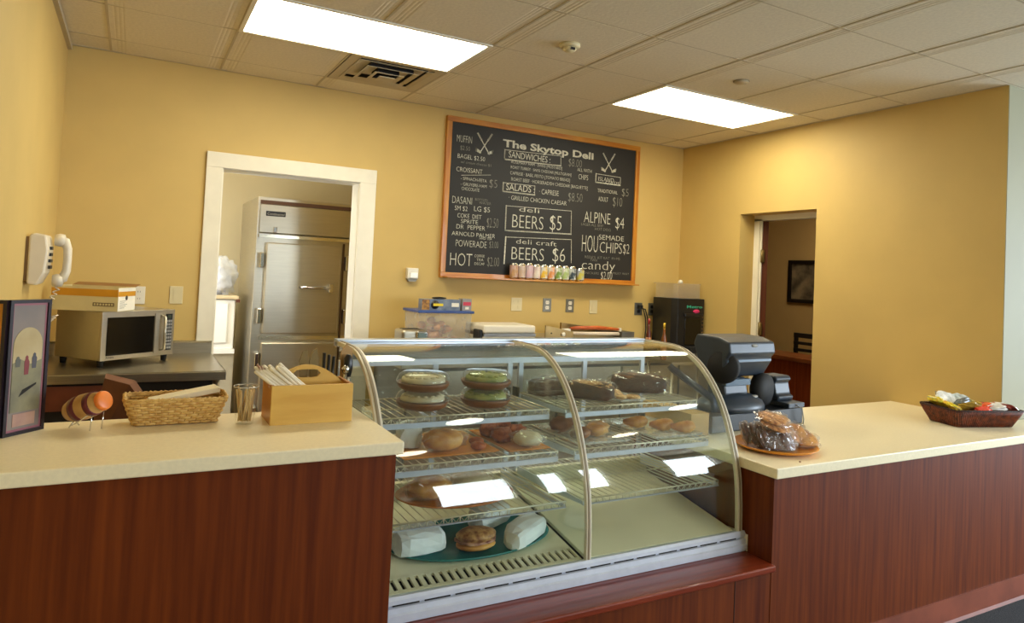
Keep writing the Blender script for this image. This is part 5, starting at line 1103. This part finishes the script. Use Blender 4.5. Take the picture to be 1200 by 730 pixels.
MB(PR).prism([(-0.085, 0.1125), (-0.092, 0.135), (-0.072, 0.145), (-0.058, 0.205), (-0.075, 0.220), (-0.062, 0.240), (0.04, 0.240), (0.048, 0.1125)], 'x', 0.238, 0.360).build('printer_housing', slate, t, bevel=0.008, seg=3)
MB(PR).tube([(0.29, -0.156, 0.105), (0.315, -0.175, 0.085), (0.325, -0.180, 0.03), (0.335, -0.170, 0.006)], 0.003, 6).build('cable', gryp, t)
o = MB().box((2.47, -2.16, RTZ+0.002), (2.58, -1.80, RTZ+0.105)).build('cardboard_box', M('tan_cardboard', (196, 158, 96), 0.6, var=0.04, scale=6), loc=(2.52, -1.98, RTZ)); tag(o, 'plain tan cardboard box on right counter behind the case end', 'box')
# cookie plate
px_, py_ = 2.695, -2.445; K = 1.16
o = MB().lathe([(0, 0.001), (0.12, 0.001), (0.155, 0.008), (0.178, 0.021), (0.175, 0.024), (0.150, 0.012), (0, 0.005)], (px_, py_, RTZ), 44).build('round_plate', oran, loc=(px_, py_, RTZ)); tag(o, 'orange round plate of wrapped cookies on the right counter', 'plate')
ck = M('cookie_brown', (140, 78, 30), 0.55, col2=(220, 160, 90), scale=60, bump=0.7); ckd = M('cookie_dark', (48, 26, 16), 0.5, col2=(110, 66, 36), scale=50, bump=0.7)
cfilm = GLASS('cookie_film', (0.95, 0.93, 0.92), cloud=0.05, bump=0.4)
def wrapped_cookie(x, y, z, tilt, az, r, mat, label, grp):
    Rm = Matrix.Translation((x, y, z)) @ Matrix.Rotation(az, 4, 'Z') @ Matrix.Rotation(tilt, 4, 'X')
    t = thing('wrapped_cookie', label, 'cookie', (x, y, z), grp)
    MB(Rm).blob((0, 0, 0), (r*2, r*2, 0.020), int(x*777) % 50, 0.16, 5, 18, 8, sq=0.8).build('cookie', mat, t)
    film_blob((0, 0, 0.001), (r*2.3, r*2.25, 0.034), int(x*1000) % 97, None, 0.85, 20, 10, 0.45, T=Rm).build('film', cfilm, t)
rnd = random.Random(11)
z_ = RTZ+0.048
gL = 'dark wrapped cookies on edge at the left of the orange plate'; gF = 'wrapped cookies leaning along the front of the orange plate'
for i in range(8): wrapped_cookie(px_-0.125+i*0.018, py_+0.060-i*0.008+rnd.uniform(-.01, .01), z_+0.012+0.004*(i % 2), 1.25, 0.8+rnd.uniform(-.2, .2), 0.044, ckd, 'dark wrapped cookie on edge at the left of the orange plate', gL)
for i in range(9): wrapped_cookie(px_-0.105+i*0.024, py_-0.065+0.010*abs(i-4)+rnd.uniform(-.008, .008), z_+0.002, 1.05, 0.3+rnd.uniform(-.5, .5), 0.040, ckd if i < 6 else ck, 'wrapped cookie leaning along the front of the orange plate', gF)
for i in range(5): wrapped_cookie(px_-0.09+i*0.045, py_-0.005+rnd.uniform(-.01, .01), z_, 0.9, rnd.uniform(-1, 1), 0.045, (ckd, ck, ckd, ck, ck)[i], 'wrapped cookie packed under the pile in the middle of the orange plate', 'wrapped cookies under the pile on the orange plate')
for i, (x, y, zz, l) in enumerate(((-0.022, 0.0, 0.132, 'topmost wrapped cookie lying flat on the pile on the orange plate'), (-0.026, -0.022, 0.106, 'second wrapped cookie from the top of the pile on the orange plate'), (-0.018, 0.015, 0.080, 'third wrapped cookie from the top of the pile on the orange plate'))):
    wrapped_cookie(px_+x, py_+y, RTZ+zz, 0.30 if i < 2 else 0.1, 0.2*i, 0.060, ck, l, None)
for i, (x, y, zz, tl, az, l) in enumerate(((0.072, 0.055, 0.085, 0.95, -0.9, 'golden wrapped cookie leaning at the back right of the orange plate'), (0.095, -0.02, 0.066, 0.6, -0.5, 'golden wrapped cookie at the right of the orange plate'), (0.122, -0.055, 0.048, 0.45, -0.3, 'golden wrapped cookie at the far right rim of the orange plate'), (0.055, -0.030, 0.072, 0.7, 0.4, 'golden wrapped cookie in the middle of the orange plate'))):
    wrapped_cookie(px_+x, py_+y, RTZ+zz, tl, az, 0.055, crust if i != 3 else ck, l, None)
o = MB().lathe([(0, 0.0), (0.004, 0.001), (0.004, 0.004), (0, 0.006)], (2.60, -2.650, RTZ+0.0005), 10).build('crumb', crust_d, loc=(2.60, -2.650, RTZ)); tag(o, 'dark crumb on the counter edge in front of the orange plate', 'crumb')
# dark wicker basket of snacks
rw = M('dark_red_wicker', (70, 26, 14), 0.4, col2=(138, 66, 34), scale=50, bump=0.4); rwd = M('darker_wicker', (48, 20, 14), 0.5, var=0.2, scale=50)
BR = 0.62
t = basket('snack_basket', 'dark red-brown wicker basket of snack packets at the right', 4.132, 4.492, -2.498, -2.308, RTZ, 0.092, 0.040, rwd, rw, 9, 0.0098, 0.0040, rim=0.0052, rot=-0.29, sr=0.0040, amp=0.001, out=0.0035)
inner = MB()
packs = [((4.17, -2.26), (236, 196, 60), 'yellow snack packet at the left end of the snack basket'), ((4.20, -2.34), (228, 180, 50), 'golden snack packet at the front left of the snack basket'), ((4.24, -2.24), (196, 200, 196), 'silver snack packet at the back left of the snack basket'),
 ((4.29, -2.29), (70, 84, 96), 'slate-blue snack packet on top of the silver one'), ((4.33, -2.24), (170, 182, 186), 'pale grey snack packet at the back of the snack basket'), ((4.27, -2.40), (150, 120, 40), 'olive-gold snack packet near the front of the snack basket'),
 ((4.33, -2.43), (222, 60, 34), 'red snack packet at the front of the snack basket'), ((4.36, -2.36), (232, 84, 40), 'orange-red snack packet in the middle of the snack basket'), ((4.41, -2.42), (206, 206, 200), 'white and silver packet right of the red ones'),
 ((4.44, -2.33), (196, 110, 50), 'brown-orange packet at the right of the snack basket'), ((4.46, -2.43), (110, 40, 30), 'dark red packet at the front right of the snack basket'), ((4.38, -2.26), (130, 120, 60), 'olive packet at the back right of the snack basket')]
for i, ((x, y), c_, l) in enumerate(packs):
    xl, yl = (x-4.315)*1.12, (y+2.345)*0.72; x = 4.312+xl*math.cos(-0.29)-yl*math.sin(-0.29); y = -2.403+xl*math.sin(-0.29)+yl*math.cos(-0.29)
    t = thing('snack_packet', l, 'snack packet', (x, y, RTZ+0.085)); R = rz(i*1.1)
    zz = RTZ+0.090+0.007*(i % 3)+(0.022 if i in (0, 2, 3, 4) else 0)
    RR_ = R @ Matrix.Rotation(0.55*math.sin(i*2.3), 3, 'X') @ Matrix.Rotation(0.4*math.cos(i*1.7), 3, 'Y')
    film_blob((x, y, zz), (0.115, 0.085, 0.030), i+80, RR_, 0.7, 18, 9, 0.30).build('packet_body', M('packet_%d' % i, c_, 0.28, 0.0, col2=tuple(min(255, int(v*1.25+20)) for v in c_), scale=30, bump=0.8), t)
    MB().box((-0.049, -0.024, -0.001), (-0.040, 0.024, 0.001), Matrix.Translation((x, y, zz)) @ RR_.to_4x4() @ Matrix.Translation((-0.014, 0, 0))).box((0.040, -0.024, -0.001), (0.049, 0.024, 0.001), Matrix.Translation((x, y, zz)) @ RR_.to_4x4() @ Matrix.Translation((0.014, 0, 0))).build('crimped_end', M('packet_foil', (200, 196, 180), 0.25, 0.7), t)
o = MB(Matrix.Translation((4.312, -2.403, 0)) @ Matrix.Rotation(-0.29, 4, 'Z')).box((-0.17, -0.085, RTZ+0.006), (0.17, 0.085, RTZ+0.062)).build('packet_filler', M('packet_dim', (120, 70, 40), 0.4, col2=(180, 130, 60), scale=20), loc=(4.31, -2.35, RTZ+0.005)); tag(o, 'lower layer of snack packets deep in the wicker basket', 'snack packets', kind='stuff')
